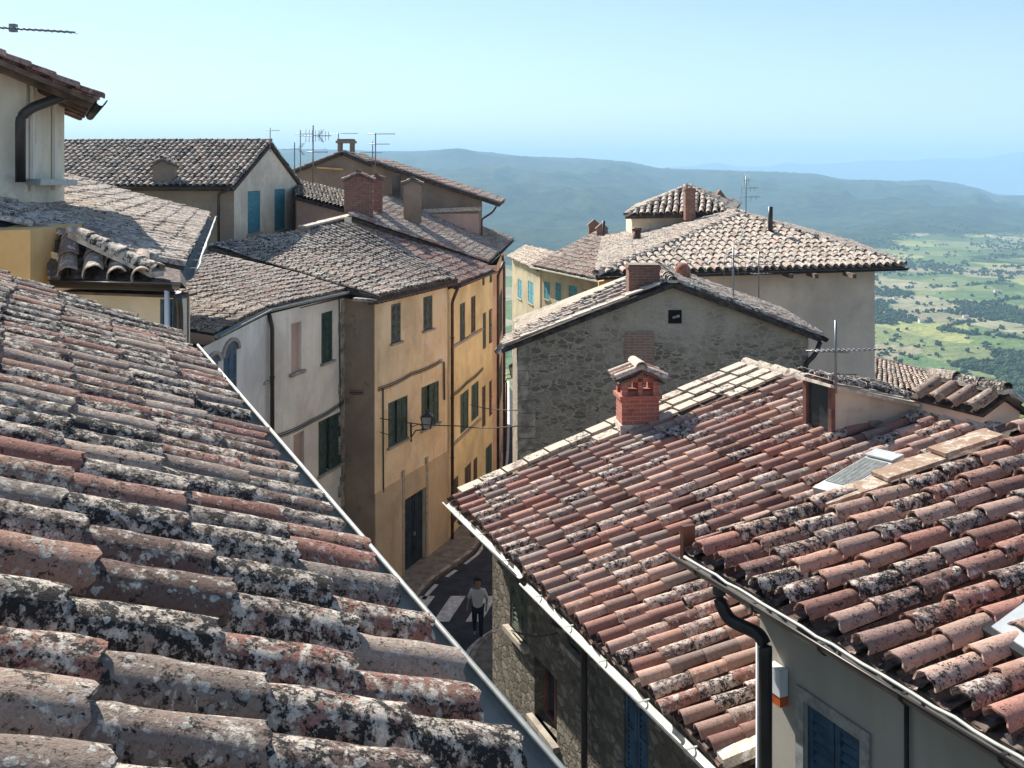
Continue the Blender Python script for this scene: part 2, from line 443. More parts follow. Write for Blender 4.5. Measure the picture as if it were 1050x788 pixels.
def ridge_tiles(name, parent, a, b, mat, r=.11, ex=.38, pal=GRY, near=False, seg=6, lift=.0):
    mb = MB(); d = (b-a); L = d.length; d.normalize(); up = V((0, 0, 1)); up = (up-d*up.dot(d)).normalized()
    m = max(1, round(L/ex)); e = L/m
    for k in range(m):
        rr = r*R.uniform(.93, 1.07)
        barrel(mb, a+d*(k*e)+up*(lift+R.uniform(0, .012)), (d-up*.03+V((R.uniform(-.02, .02), R.uniform(-.02, .02), 0))).normalized(), up, e+.06, rr, rr*.82, seg, 1, tint(pal, lo=.4, hi=1.), near=near)
    # mortar bedding
    sd = d.cross(up).normalized()
    mm = MB(); mm.beam(a-up*.02, b-up*.02, r*1.7, .06, up=up)
    o = mb.build(name, mat, parent); mm.build('mortar_bed', M['mortar'], o)
    return o
def flat_row(mb, a, b, w, sidev, nrm, ex=.36, pal=GRY, th=.03):
    """flat clay slabs laid from a to b"""
    d = (b-a); L = d.length; d.normalize(); m = max(1, round(L/ex)); e = L/m
    for k in range(m):
        q = a+d*(k*e)+nrm*(.03+R.uniform(0, .006))
        dd = (d+sidev*R.uniform(-.02, .02)-nrm*.03).normalized()
        mb.box(q+nrm*R.uniform(0, .02), dd*(e-.022), sidev*w*R.uniform(.90, .98), nrm*th*1.3, tint(pal, lo=.3, hi=1.))

def gutter(name, parent, a, b, mat, out, r=.07, drop=.03, seg=7, brackets=.8):
    """half-round open gutter from a to b, hung outward of the eave"""
    mb = MB(); a, b = V(a), V(b); d = (b-a).normalized(); out = V(out).normalized()
    up = V((0, 0, 1)); rings = []
    c0, c1 = a+out*r*.9-up*drop, b+out*r*.9-up*drop
    for inner in (0, 1):
        rr = r-(.006 if inner else 0)
        row = []
        for c in (c0, c1):
            row.append([mb.vert(c+out*(math.cos(math.pi*k/seg)*rr)-up*(math.sin(math.pi*k/seg)*rr)) for k in range(seg+1)])
        rings.append(row)
        for k in range(seg):
            q = [row[0][k], row[1][k], row[1][k+1], row[0][k+1]]
            mb.face(q if not inner else q[::-1], True)
    for k in (0, seg):
        mb.face([rings[0][0][k], rings[0][1][k], rings[1][1][k], rings[1][0][k]])
    for e in (0, 1):
        for k in range(seg): mb.face([rings[0][e][k], rings[0][e][k+1], rings[1][e][k+1], rings[1][e][k]])
    mb.tube([c0+out*r, c1+out*r], .011, 6)          # rolled front lip
    o = mb.build(name, mat, parent)
    n = int((b-a).length/brackets)
    if brackets < 50 and n > 0:
        for k in range(n):
            bb = MB()
            c = lerp(c0, c1, (k+.5)/n)
            pts = [c+out*(math.cos(math.pi*j/6)*(r+.008))-up*(math.sin(math.pi*j/6)*(r+.008)) for j in range(7)]
            for j in range(6): bb.beam(pts[j], pts[j+1], .03, .006, up=out.cross(d) if abs(d.dot(up)) > .9 else d.cross((pts[j+1]-pts[j])))
            bb.beam(c+out*(r+.008), c-out*(r+.06)+up*.012, .025, .006)
            bb.build('bracket', mat, o)
    return o
def pipe(parent, pts, r, mat, name='downpipe', clips=True):
    mb = MB(); P = [V(p) for p in pts]
    # round the bends a little
    Q = [P[0]]
    for i in range(1, len(P)-1):
        a, b, c = P[i-1], P[i], P[i+1]; k = min(r*2.2, (a-b).length*.4, (c-b).length*.4)
        s, e = b+(a-b).normalized()*k, b+(c-b).normalized()*k
        for t in (0, .33, .66, 1): Q.append(lerp(lerp(s, b, t), lerp(b, e, t), t))
    Q.append(P[-1]); mb.tube(Q, r, 8)
    for i in range(len(P)-1):
        L = (P[i+1]-P[i]).length
        if L > 2:
            for k in range(int(L/2)):
                c = lerp(P[i], P[i+1], (k+.6)/max(1, int(L/2))); d = (P[i+1]-P[i]).normalized()
                mb.tube([c-d*.03, c+d*.03], r*1.22, 8)
    return mb.build(name, mat, parent)

# ------------------------------------------------------------------ walls and windows
class Facade:
    """vertical wall from p0 to p1 (plan), outward normal on the right-hand side of p0->p1"""
    def __init__(s, p0, p1, z0, z1, z1b=None):
        s.p0, s.p1 = V((p0[0], p0[1], 0)), V((p1[0], p1[1], 0)); s.z0, s.z1 = z0, z1
        s.d = (s.p1-s.p0).normalized(); s.L = (s.p1-s.p0).length; s.n = V((s.d.y, -s.d.x, 0)); s.op = []
    def s_at(s, px):
        k = (px-CX)/F       # X = kY
        # p0.x + d.x t = k (p0.y + d.y t)
        return (k*s.p0.y-s.p0.x)/(s.d.x-k*s.d.y)
    def z_at(s, px, py):
        t = s.s_at(px); Y = s.p0.y+s.d.y*t; return -(py-HY)/F*Y
    def P(s, t, z, o=0): return s.p0+s.d*t+V((0, 0, z))+s.n*o
    def px(s, px, py, o=0): return s.P(s.s_at(px), s.z_at(px, py), o)
    def opening(s, a, b, top, bot):
        t0, t1 = sorted((s.s_at(a), s.s_at(b))); m = (a+b)/2
        tm = (t0+t1)/2; Y = s.p0.y+s.d.y*tm
        zt, zb = -(top-HY)/F*Y, -(bot-HY)/F*Y
        s.op.append((t0, t1, zb, zt)); return s.op[-1]
    def mesh(s, mb, depth=.22, thick=.0, mi=0):
        ss = sorted({0, s.L, *[x for o in s.op for x in o[:2] if 0 < x < s.L]})
        zs = sorted({s.z0, s.z1, *[z for o in s.op for z in o[2:] if s.z0 < z < s.z1]})
        for i in range(len(ss)-1):
            for j in range(len(zs)-1):
                sm, zm = (ss[i]+ss[i+1])/2, (zs[j]+zs[j+1])/2
                if any(o[0] < sm < o[1] and o[2] < zm < o[3] for o in s.op): continue
                mb.poly([s.P(ss[i], zs[j]), s.P(ss[i+1], zs[j]), s.P(ss[i+1], zs[j+1]), s.P(ss[i], zs[j+1])], mi=mi)
        for a, b, c, d in s.op:
            c = max(c, s.z0)
            q = [s.P(a, c), s.P(b, c), s.P(b, d), s.P(a, d)]; w = [x-s.n*depth for x in q]
            for k in range(4): mb.poly([q[k], w[k], w[(k+1) % 4], q[(k+1) % 4]], mi=mi)
def louvre(mb, f, a, b, c, d, o, th=.045, slats=True):
    """shutter leaf on facade f between s a..b, z c..d, set at offset o"""
    w = min(.07, (b-a)*.2)
    def bx(a, b, c, d, o0, o1): mb.hexa([f.P(a, c, o0), f.P(b, c, o0), f.P(b, c, o1), f.P(a, c, o1)], [f.P(a, d, o0), f.P(b, d, o0), f.P(b, d, o1), f.P(a, d, o1)])
    bx(a, a+w, c, d, o, o+th); bx(b-w, b, c, d, o, o+th)
    m = (c+d)/2
    for z in (c, m-w/2, d-w): bx(a+w, b-w, z, z+w, o, o+th)
    bx(a+w, b-w, c+w, d-w, o+.004, o+.012)
    n = max(4, int((d-c)/.075))
    for z0, z1 in ((c+w, m-w/2), (m+w/2, d-w)):
        k = max(2, n//2)
        for i in range(k):
            z = z0+(z1-z0)*(i+.2)/k; h = (z1-z0)/k*.62
            mb.hexa([f.P(a+w, z, o+th*.9), f.P(b-w, z, o+th*.9), f.P(b-w, z+.008, o+th*.95), f.P(a+w, z+.008, o+th*.95)],
                    [f.P(a+w, z+h, o+.014), f.P(b-w, z+h, o+.014), f.P(b-w, z+h+.008, o+.02), f.P(a+w, z+h+.008, o+.02)])
def window(parent, f, op, mode='closed', mat='shut_blue', sill=True, depth=.2, name='window'):
    a, b, c, d = op; w = b-a
    mb = MB()
    fr = .05
    def bx(mb, a, b, c, d, o0, o1): mb.hexa([f.P(a, c, o0), f.P(b, c, o0), f.P(b, c, o1), f.P(a, c, o1)], [f.P(a, d, o0), f.P(b, d, o0), f.P(b, d, o1), f.P(a, d, o1)])
    o0 = -depth+.01
    for q in ((a, a+fr, c, d), (b-fr, b, c, d), (a+fr, b-fr, c, c+fr), (a+fr, b-fr, d-fr, d), ((a+b)/2-fr/2, (a+b)/2+fr/2, c+fr, d-fr)):
        bx(mb, *q, o0, o0+.05)
    win = mb.build(name, M['wood'] if mode != 'curtain' else M['curtain'], parent)
    p = MB(); bx(p, a+.002, b-.002, c+.002, d-.002, o0-.03, o0-.004); p.build('pane', M['curtain'] if mode == 'ajar' else M['glass'], win)
    def leaf(s0, s1, o):
        q = MB(); louvre(q, f, s0, s1, c+.01, d-.01, o); q.build('shutter', M[mat], win)
    if mode == 'closed':
        leaf(a+.01, (a+b)/2-.006, -.06); leaf((a+b)/2+.006, b-.01, -.06)
    elif mode == 'single': leaf(a+.01, b-.01, -.06)
    elif mode == 'ajar':
        leaf(a+.01, a+w*.33, -.055); leaf(a+w*.47, b-w*.235-.01, -.055); leaf(b-w*.235, b-.01, -.05)
    elif mode == 'open':
        leaf(a-w*.5, a-.01, .015); leaf(b+.01, b+w*.5, .015)
    if sill:
        q = MB(); bx(q, a-.08, b+.08, c-.07, c, -.05, .09); q.build('sill', M['sill'], win)
    return win
def wallslab(mb, p0, p1, z0, z1, th, mi=0):
    """solid straight wall behind the line p0->p1 (thickness on the left side)"""
    p0, p1 = V((*p0[:2], 0)), V((*p1[:2], 0)); d = (p1-p0).normalized(); n = V((-d.y, d.x, 0))*th
    mb.hexa([p0+V((0, 0, z0)), p1+V((0, 0, z0)), p1+n+V((0, 0, z0)), p0+n+V((0, 0, z0))],
            [p0+V((0, 0, z1)), p1+V((0, 0, z1)), p1+n+V((0, 0, z1)), p0+n+V((0, 0, z1))], mi=mi)
def poly_walls(mb, pts, z0, skip=(), mi=0):
    """closed ring of plan points with their own top heights (x,y,ztop); skip = edges left open for a Facade"""
    n = len(pts)
    for i in range(n):
        if i in skip: continue
        a, b = pts[i], pts[(i+1) % n]
        mb.poly([(a[0], a[1], z0), (b[0], b[1], z0), (b[0], b[1], b[2]), (a[0], a[1], a[2])], mi=mi)
GZ = -13.5
Z3 = V((0, 0, 1))
def ringhouse(parent, pts, z0, mat, name='wall'):
    mb = MB(); poly_walls(mb, pts, z0); return mb.build(name, mat, parent)
def antenna(name, base, h, label, yagis, r=.018, group='television aerials on the roofs', lean=(0, 0)):
    """mast with yagi arms: yagis = (height, boom length, azimuth, n elements, element length, kind)"""
    base = V(base); t = empty(name, base, label, 'aerial', group)
    mb = MB(); top = base+V((lean[0], lean[1], h)); mb.tube([base-V((0, 0, .15)), top], r, 6); mb.build('mast', M['antenna'], t)
    for (hh, L, az, n, el, kind) in yagis:
        m = MB(); c = lerp(base, top, hh/h); d = V((math.cos(az), math.sin(az), 0)); s = V((-d.y, d.x, 0))
        a, b = c-d*L*.3, c+d*L*.7
        m.tube([a, b], r*.6, 5)
        for k in range(n):
            q = lerp(a, b, (k+.2)/n); w = el*(1-.4*k/n)
            if kind == 'v': m.tube([q-Z3*w/2, q+Z3*w/2], r*.35, 4)
            else: m.tube([q-s*w/2, q+s*w/2], r*.35, 4)
        if kind == 'panel':
            for dz in (-1, 1):
                for j in range(5):
                    q0 = a+Z3*dz*(.05+.05*j)-d*.04*j; m.tube([q0-s*.22, q0+s*.22], r*.3, 4)
                m.tube([a, a+Z3*dz*.3-d*.2], r*.4, 4)
        m.build('receiver_arm', M['antenna'], t)
    return t
def chimney(name, parent, base, ax, ay, w, d, h, mat, cap='gable', holes=True, capmat=None, over=.07, capr=.085, band=False):
    """base = middle of foot; ax, ay plan directions; cap gable ridge along ay or flat"""
    ax, ay = V(ax).normalized(), V(ay).normalized(); base = V(base)
    mb = MB(); o = base-ax*w/2-ay*d/2
    hb = h*.74 if holes else h
    mb.box(o, ax*w, ay*d, Z3*hb)
    if holes:   # open smoke slots between corner piers
        p = min(w, d)*.24
        hh = h-hb
        for i in (0, 1):
            for j in (0, 1): mb.box(o+ax*(w-p)*i+ay*(d-p)*j+Z3*hb, ax*p, ay*p, Z3*hh)
        for i in (0, 1): mb.box(o+ax*(w-p*.8)/2+ay*(d-p*.5)*i+Z3*hb, ax*p*.8, ay*p*.5, Z3*hh)
        mb.box(o+ax*p*.6+ay*p*.6+Z3*hb, ax*(w-1.2*p), ay*(d-1.2*p), Z3*hh*.2)
        mb.box(o+Z3*(h-.07), ax*w, ay*d, Z3*.07)
    else:
        mb.box(o-ax*.03-ay*.03+Z3*(h-.1), ax*(w+.06), ay*(d+.06), Z3*.05)
    if band:
        mb.box(o-ax*.04-ay*.04+Z3*hb*.93, ax*(w+.08), ay*(d+.08), Z3*.06)
    ch = mb.build(name, mat, parent)
    top = base+Z3*h
    if cap == 'gable':
        r = w*.22
        m = MB()
        g = [top-ax*w/2-ay*(d/2), top+ax*w/2-ay*(d/2), top-ay*(d/2)+Z3*r]
        m.prism([g[0], g[1], g[2]], ay*d); gm = m.build('cap_gable', mat, ch); fix_normals(gm)
        e = over
        for sgn in (-1, 1):
            a0 = top+ax*sgn*(w/2+e)-ay*(d/2+e)-Z3*(r*e/(w/2)); a1 = a0+ay*(d+2*e)
            b0 = top-ay*(d/2+e)+Z3*(r+.0); b1 = b0+ay*(d+2*e)
            if sgn > 0: a0, a1, b0, b1 = a1, a0, b1, b0
            roof_quad('cap_tiles', ch, a0, a1, b1, b0, capmat or M['tileB'], M['deckl'], sp=.2, ex=.3, r=capr, seg=6, pal=TER, thick=.03, jit=.7)
        rm = MB(); barrel(rm, top-ay*(d/2+e)+Z3*(r+.05), ay, Z3, d+2*e, .1, .085, 6, 1, tint(TER, lo=.6, hi=1)); rm.build('cap_ridge_tile', capmat or M['tileB'], ch)
    elif cap == 'flat':
        m = MB(); e = over
        m.box(top-ax*(w/2+e)-ay*(d/2+e), ax*(w+2*e), ay*(d+2*e), Z3*.06); m.build('cap_slab', capmat or M['mortar'], ch)
    return ch

# =================================================================== near roof on the left (house A)
A = empty('townhouse', (-2.6, 4, GZ), 'nearest house on the left, whose lichen-crusted barrel-tile roof fills the lower left corner', 'house')
dn = V((-.412, .911, 0)).normalized(); outA = V((dn.y, -dn.x, 0))
KA = 1.28; E = V((.0234, 2.05, -1.16))*KA+V((0, 0, -.075)); up = V((-.940, -.340, .42)); E = E-outA*.05
def eA(Y): return E+dn*((Y-E.y)/dn.y)
e0, e1 = eA(.5), eA(7.34*KA)
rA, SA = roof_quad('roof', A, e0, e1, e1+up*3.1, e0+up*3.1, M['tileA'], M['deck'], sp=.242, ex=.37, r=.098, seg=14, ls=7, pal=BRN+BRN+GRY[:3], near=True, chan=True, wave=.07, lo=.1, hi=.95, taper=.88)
gutter('gutter', A, e0+outA*.035-Z3*.015, e1+outA*.035-Z3*.015, M['zinclight'], outA, r=.085, drop=.03, seg=10, brackets=100)
wA = MB(); a0 = e0-outA*.3; a1 = e1-outA*.3-dn*.12; b1 = a1+V((-3.2, -2.2, 0)); b0 = a0+V((-3.2, -2.2, 0))
poly_walls(wA, [(a0.x, a0.y, E.z-.14), (a1.x, a1.y, E.z-.14), (b1.x, b1.y, E.z+1.), (b0.x, b0.y, E.z+1.)], GZ); wA.build('wall', M['cream'], A)
sf = MB(); sf.prism([e0-outA*.33-Z3*.20, e1-outA*.33-Z3*.20, e1-outA*.02-Z3*.22, e0-outA*.02-Z3*.22], -Z3*.03); sf.build('soffit', M['soffit'], A)

# =================================================================== right-hand long rosy roof (house B)
B = empty('townhouse', (2, 14, GZ), 'long stone townhouse across the lane with a rosy barrel-tile roof, brick chimney and dormer', 'house')
Be0, Be1 = pz(462, 513, -5), pz(737, 778, -5); Br0, Br1 = pz(768, 375, -3.35), pz(1337, 526, -3.35)
def BS(u, v): return lerp(lerp(Be0, Be1, u), lerp(Br0, Br1, u), v)
bn = (Be1-Be0).cross(Br0-Be0).normalized(); bn = bn if bn.z > 0 else -bn
nB = 30
def keepB(u, v, P):
    r = int(u*nB)
    if r == 0 and v > .10 and v < .56: return False
    if r < 3 and v > .57: return False
    if r == 3 and v > .8: return False
    x, y = proj(P)
    if 833 < x < 935 and 476+(935-x)*.42 < y < 492+(935-x)*.42: return False
    return True
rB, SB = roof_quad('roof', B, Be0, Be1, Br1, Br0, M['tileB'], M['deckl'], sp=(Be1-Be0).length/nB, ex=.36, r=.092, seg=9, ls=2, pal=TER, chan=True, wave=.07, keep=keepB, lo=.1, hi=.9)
# pale flat slabs on the gable edge and by the ridge
fl = MB()
u1 = 1/nB; udir = (Be1-Be0).normalized()
def slabrow(ua, v0, v1, w=.26):
    a, b = BS(ua, v0), BS(ua, v1); d = (b-a).normalized(); s = bn.cross(d).normalized()
    if s.dot(udir) < 0: s = -s
    flat_row(fl, a+bn*.03, b+bn*.03, w, s, bn, ex=.40)
slabrow(-.012, .03, .57); slabrow(1.05*u1, .42, .56)
for k in range(3): slabrow(-.012+k*u1*1.15, .60, .985, .22)
slabrow(.10, .80, .985, .22)
fl.build('edge_slabs', M['flat'], rB)
ridge_tiles('ridge_tiles', rB, BS(-.01, 1)+bn*.02, BS(.26, 1)+bn*.02, M['flat'], r=.12)
ridge_tiles('ridge_tiles', rB, BS(.36, 1)+bn*.02, BS(.95, 1)+bn*.02, M['flat'], r=.11)
# far side of the roof, falling to the back
back = V((bn.x, bn.y, 0)).normalized()*-1
bq0, bq1 = Br0-V((bn.x, bn.y, 0)).normalized()*4.5-Z3*1.5, Br1-V((bn.x, bn.y, 0)).normalized()*4.5-Z3*1.5
bk = MB(); bk.hexa([Br0-Z3*.16, Br1-Z3*.16, bq1-Z3*.16, bq0-Z3*.16], [Br0-Z3*.02, Br1-Z3*.02, bq1-Z3*.02, bq0-Z3*.02]); o = bk.build('rear_roof', M['deckl'], B); fix_normals(o)
# walls
ux = V((udir.x, udir.y, 0)).normalized(); outB = V((ux.y, -ux.x, 0))       # ux far -> near; outB points to the lane
c = Be0-outB*.55
Bf = Facade(c-ux*3, c+ux*14, GZ, -5.2)
t = Bf.s_at(505); pc = Bf.P(t, 0)
Bf = Facade(pc, Be1-outB*.55+ux*.0, GZ, -5.22)
ops = [Bf.opening(523, 541, 588, 652), Bf.opening(548, 571, 684, 748), Bf.opening(583, 600, 610, 668), Bf.opening(640, 665, 712, 800)]
mb = MB(); Bf.mesh(mb)
vin = Br0-outB*0
g1 = (Br0.x, Br0.y, Br0.z-.16); g2 = (Br1.x, Br1.y, Br1.z-.16)
p_far = [(pc.x, pc.y, -5.2), (g1[0]-.12, g1[1]-.35, g1[2]-.05), (bq0.x-.1, bq0.y-.35, bq0.z-.2)]
p_near = [(bq1.x, bq1.y, bq1.z-.2), g2, (Bf.p1.x, Bf.p1.y, -5.2)]
poly_walls(mb, p_far+p_near, GZ, skip=(5,))
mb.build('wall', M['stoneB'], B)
for op, md, mt in zip(ops, ('closed', 'dark', 'closed', 'closed'), ('shut_grey', 'shut_grey', 'shut_grey', 'shut_blue')): 
    w = window(B, Bf, op, md, mt)
so = MB(); so.prism([Be0-outB*.6-Z3*.24, Be1-outB*.6-Z3*.24, Be1-outB*.04-Z3*.20, Be0-outB*.04-Z3*.20], -Z3*.03); so.build('soffit', M['soffit'], B)
q = MB()
for k in range(13):
    p = lerp(Be0, Be1, (k+.5)/13); q.beam(p-outB*.6-Z3*.28, p-outB*.03-Z3*.24, .09, .07)
q.build('rafter_tails', M['soffit'], B)
Bm = lerp(Be0, Be1, .40)
gutter('gutter', B, Be0+outB*.0+ux*-.08, Bm+outB*.0, M['zinclight'], outB, r=.052, drop=.05)
gutter('gutter', B, Bm+outB*.0+ux*.12-Z3*.06, Be1+outB*.0+ux*.05-Z3*.06, M['zinclight'], outB, r=.052, drop=.05)
ps = Bf.s_at(608)
pp = Bf.P(ps, -5.5, .1); pipe(B, [pp+outB*.45+Z3*.22, pp+outB*.02-Z3*.05, Bf.P(ps, GZ, .1)], .04, M['darkmetal'])
# verge board at the near end
vb = MB(); vb.beam(Be1+ux*.03+Z3*.0, Be1+ux*.03+(Br1-Be1).normalized()*.7, .14, .09); vb.build('verge_board', M['flat'], B)

# brick chimney on B
cb = on_patch(BS, 657, 443); axd = V((bn.x, bn.y, 0)).normalized(); 
ayd = V((-axd.y, axd.x, 0))
hb = 1.18
sA = cb.y/F
ax_ = V((1, .12, 0)).normalized(); ay_ = V((-.12, 1, 0)).normalized()
chB = chimney('chimney', rB, cb-Z3*.25+ay_*.22, ax_, ay_, .60, .42, hb-.08, M['brick'], holes=True, over=.09, band=True, capmat=M['flat'])
mf = MB(); mf.box(cb-Z3*.25+ay_*.22-ax_*.33-ay_*.24, ax_*.66, ay_*.48, Z3*.36); mf.build('mortar_collar', M['mortar'], chB)
# dark right of the chimney is left to the sun's shadow; nothing built
# dormer
c1 = on_patch(BS, 829, 441); c2 = on_patch(BS, 855, 450); s_ = c1.y/F
h1 = 57*s_; ctop1 = c1+Z3*h1; ctop2 = c2+Z3*(59*c2.y/F)
e2 = on_patch(BS, 944, 421); e1_ = on_patch(BS, 905, 404)
dm = MB()
nrmS = (c2-c1); back_dir = (e2-c2)
dm.hexa([c1-Z3*.3, c2-Z3*.3, e2-Z3*.3, e1_-Z3*.3], [ctop1-Z3*.03, ctop2-Z3*.03, e2+Z3*.02, e1_+Z3*.02])
D_ = dm.build('dormer', M['dormer'], rB); fix_normals(D_)
fd = (c2-c1); fd.z = 0; fd.normalize(); fo = V((fd.y, -fd.x, 0)); fo = fo if fo.x < 0 else -fo
fw = (c2-c1).length
fm = MB()
for a, b in (((0, .0), (0, 1)), ((1, 0), (1, 1)), ((0, 0), (1, 0)), ((0, 1), (1, 1))):
    pa = lerp(c1, c2, a[0])+Z3*(h1*(.04+.92*a[1])); pb = lerp(c1, c2, b[0])+Z3*(h1*(.04+.92*b[1]))
    fm.beam(pa+fo*.04, pb+fo*.04, .07, .07, up=fo)
wd = fm.build('window_frame', M['wood'], D_)
pn = MB(); pn.box(c1+Z3*h1*.05+fo*.012, (c2-c1)*.98, Z3*h1*.9, fo*.012); pn.build('pane', M['glass'], wd)
dr0 = ctop1+fo*.15; dr1 = ctop2+fo*.15+fd*.12
roof_quad('dormer_roof', D_, dr0-fd*.1+Z3*.02, dr1+Z3*.02, e2+fd*.1+Z3*.12, e1_-fd*.1+Z3*.12, M['tileG'], M['mortar'], sp=.17, ex=.3, r=.075, seg=6, pal=GRY, thick=.04, lo=.5, hi=1)
# metal vent panel and brown slabs between B and R
v0, v1, v2, v3 = on_patch(BS, 836, 512), on_patch(BS, 903, 478), on_patch(BS, 931, 485), on_patch(BS, 864, 519)
vm = MB(); vm.hexa([v0, v1, v2, v3], [v0+bn*.16, v1+bn*.22, v2+bn*.22, v3+bn*.16]); ve = vm.build('vent_panel', M['alu'], rB); fix_normals(ve)
vr = MB()
for k in range(24):
    t = .18+.62*k/24; a = lerp(v0, v1, t)+bn*(.16+.06*t); b = lerp(v3, v2, t)+bn*(.16+.06*t); vr.beam(lerp(a, b, .06)+bn*.006, lerp(a, b, .94)+bn*.006, .012, .018, up=bn)
vr.build('vent_slats', M['zinc'], ve)
vt = MB(); a, b = lerp(v0, v1, .82)+bn*.225, lerp(v3, v2, .82)+bn*.225; vt.box(a, (v1-v0)*.18, b-a, bn*.02); vt.build('vent_head', M['alu'], ve)

# =================================================================== nearest right house (R)
Rh = empty('townhouse', (3, 8, GZ), 'nearest grey plastered house on the right with a lichen-spotted barrel-tile roof and dark gutter', 'house')
Re0, Re1 = pz(707, 566, -3.2), pz(1250, 885, -3.2)
ru = V((.931, .365, .20))*6.2
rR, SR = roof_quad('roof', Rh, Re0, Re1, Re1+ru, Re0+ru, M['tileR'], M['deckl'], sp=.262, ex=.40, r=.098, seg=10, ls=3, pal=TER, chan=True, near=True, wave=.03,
    keep=lambda u, v, P: not (u < .055 and .20 < v < .52), lo=.1, hi=.95)
rn = (Re1-Re0).cross(ru).normalized(); rn = rn if rn.z > 0 else -rn
rux = (Re1-Re0).normalized(); outR = V((rux.y, -rux.x, 0))
fr = MB(); a = SR(.004, .20); b = SR(.004, .52); d = (b-a).normalized(); sdv = rn.cross(d); sdv = sdv if sdv.dot(rux) > 0 else -sdv
for k in range(3):
    L = (b-a).length/3
    fr.box(a+d*L*k+rn*(.05+.02*k), d*(L+.03)-rn*.03, sdv*.22, rn*.035, (.36, .25, .18, .35))
fr.build('edge_slabs', M['flat'], rR)
# parapet stub at the far corner of the gutter
cove_h = .36
Rw = Facade(Re0-outR*.40-rux*2, Re1-outR*.40, GZ, -3.2-cove_h)
tw = Rw.s_at(779); pw = Rw.P(tw, 0)
Rw = Facade(pw, Re1-outR*.40, GZ, -3.2-cove_h)
opR = Rw.opening(826, 884, 738, 905)
mb = MB(); Rw.mesh(mb)
g0 = pw; up6 = V((.931, .365, 0))*6.5; bqa = pw+up6; bqb = Rw.p1+up6
poly_walls(mb, [(pw.x, pw.y, -3.2-cove_h), (bqa.x, bqa.y, -2.25), (bqb.x, bqb.y, -2.25), (Rw.p1.x, Rw.p1.y, -3.56)], GZ, skip=(3,))
mb.build('wall', M['grey_house'], Rh)
w = window(Rh, Rw, opR, 'closed', 'shut_blue')
sr = MB()
a, b, c, d = opR
for q in ((a-.09, a, c, d+.09), (b, b+.09, c, d+.09), (a, b, d, d+.09)):
    sr.hexa([Rw.P(q[0], q[2], 0.002), Rw.P(q[1], q[2], .002), Rw.P(q[1], q[2], .025), Rw.P(q[0], q[2], .025)], [Rw.P(q[0], q[3], 0.002), Rw.P(q[1], q[3], .002), Rw.P(q[1], q[3], .025), Rw.P(q[0], q[3], .025)])
sr.build('window_surround', M['zinc'], w)
# cove below the eave
cv = MB(); K = 7
prof = [(.03, -cove_h), (.06, -cove_h+.07), (.11, -cove_h+.14), (.18, -cove_h+.2), (.26, -cove_h+.24), (.36, -cove_h+.26)]
pr = []
for o_, z_ in prof: pr.append((Rw.P(-.12, -3.2+z_, o_), Rw.P(Rw.L, -3.2+z_, o_)))
for i in range(len(pr)-1): cv.poly([pr[i][0], pr[i][1], pr[i+1][1], pr[i+1][0]])
cv.poly([p[0] for p in pr]+[Rw.P(-.12, -3.32, 0)])
cv.poly([Rw.P(-.12, -3.2-cove_h, 0), Rw.P(Rw.L, -3.2-cove_h, 0), pr[0][1], pr[0][0]])
cv.build('cove_cornice', M['grey_house'], Rh)
ml = MB(); ml.beam(Rw.P(-.05, -3.2-cove_h-.02, .03), Rw.P(Rw.L, -3.2-cove_h-.02, .03), .04, .03); ml.build('moulding', M['cable'], Rh)
gR = gutter('gutter', Rh, Re0-outR*.03-rux*.12, Re1-outR*.03, M['darkmetal'], outR, r=.075, drop=.045, brackets=.7)
lp = MB(); pts = []
for k in range(30):
    t = k/29; p = lerp(Re0, Re1, t)+outR*(.05+.007*math.sin(k*1.9))+Z3*(-.035+.004*math.sin(k*2.7)); pts.append(p)
lp.tube(pts, .013, 6); lp.build('lead_strip', M['zinclight'], gR)
st = MB(); st.box(Re0-rux*.14-Z3*.12, rux*.05, -outR*.12, Z3*.30); st.build('gutter_end_stop', M['copper'], gR)
s0 = Re0-outR*-.05+rux*.28-Z3*.12
pa = pY(737, 592, 8.25)
Wc = Rw.P(.05, -4.0, .10)
pipe(Rh, [V((pa.x, pa.y, -3.26)), pY(738, 618, 8.2), pY(748, 636, 8.15), pY(778, 650, 7.92), pY(785, 662, 7.86), V((pY(785, 662, 7.86).x, 7.86, GZ))], .052, M['darkmetal'])
wp = MB(); wx = Rw.P(.0, 0, .02); wp.tube([V((wx.x, wx.y, -3.75)), V((wx.x, wx.y, GZ))], .016, 6); wp.build('conduit', M['whiteplastic'], Rh)
t9 = Rw.s_at(933); wp = MB(); wp.tube([Rw.P(t9, -3.6, .03), Rw.P(t9, GZ, .03)], .018, 6); wp.build('conduit', M['darkmetal'], Rh)
# alarm box
t8 = Rw.s_at(802); zt = Rw.z_at(802, 682); zb = Rw.z_at(802, 719)
al = empty('alarm_box', Rw.P(t8, zb, .02), 'small white alarm box with an orange foot on the grey wall beside the dark downpipe', 'alarm box')
m = MB()
def wbox(m, f, a, b, c, d, o0, o1): m.hexa([f.P(a, c, o0), f.P(b, c, o0), f.P(b, c, o1), f.P(a, c, o1)], [f.P(a, d, o0), f.P(b, d, o0), f.P(b, d, o1), f.P(a, d, o1)])
wbox(m, Rw, t8-.08, t8+.08, zb+(zt-zb)*.28, zt, .01, .09); m.build('cover', M['whiteplastic'], al)
m = MB(); wbox(m, Rw, t8-.078, t8+.078, zb, zb+(zt-zb)*.28, .012, .085); m.build('lamp_strip', M['red'], al)
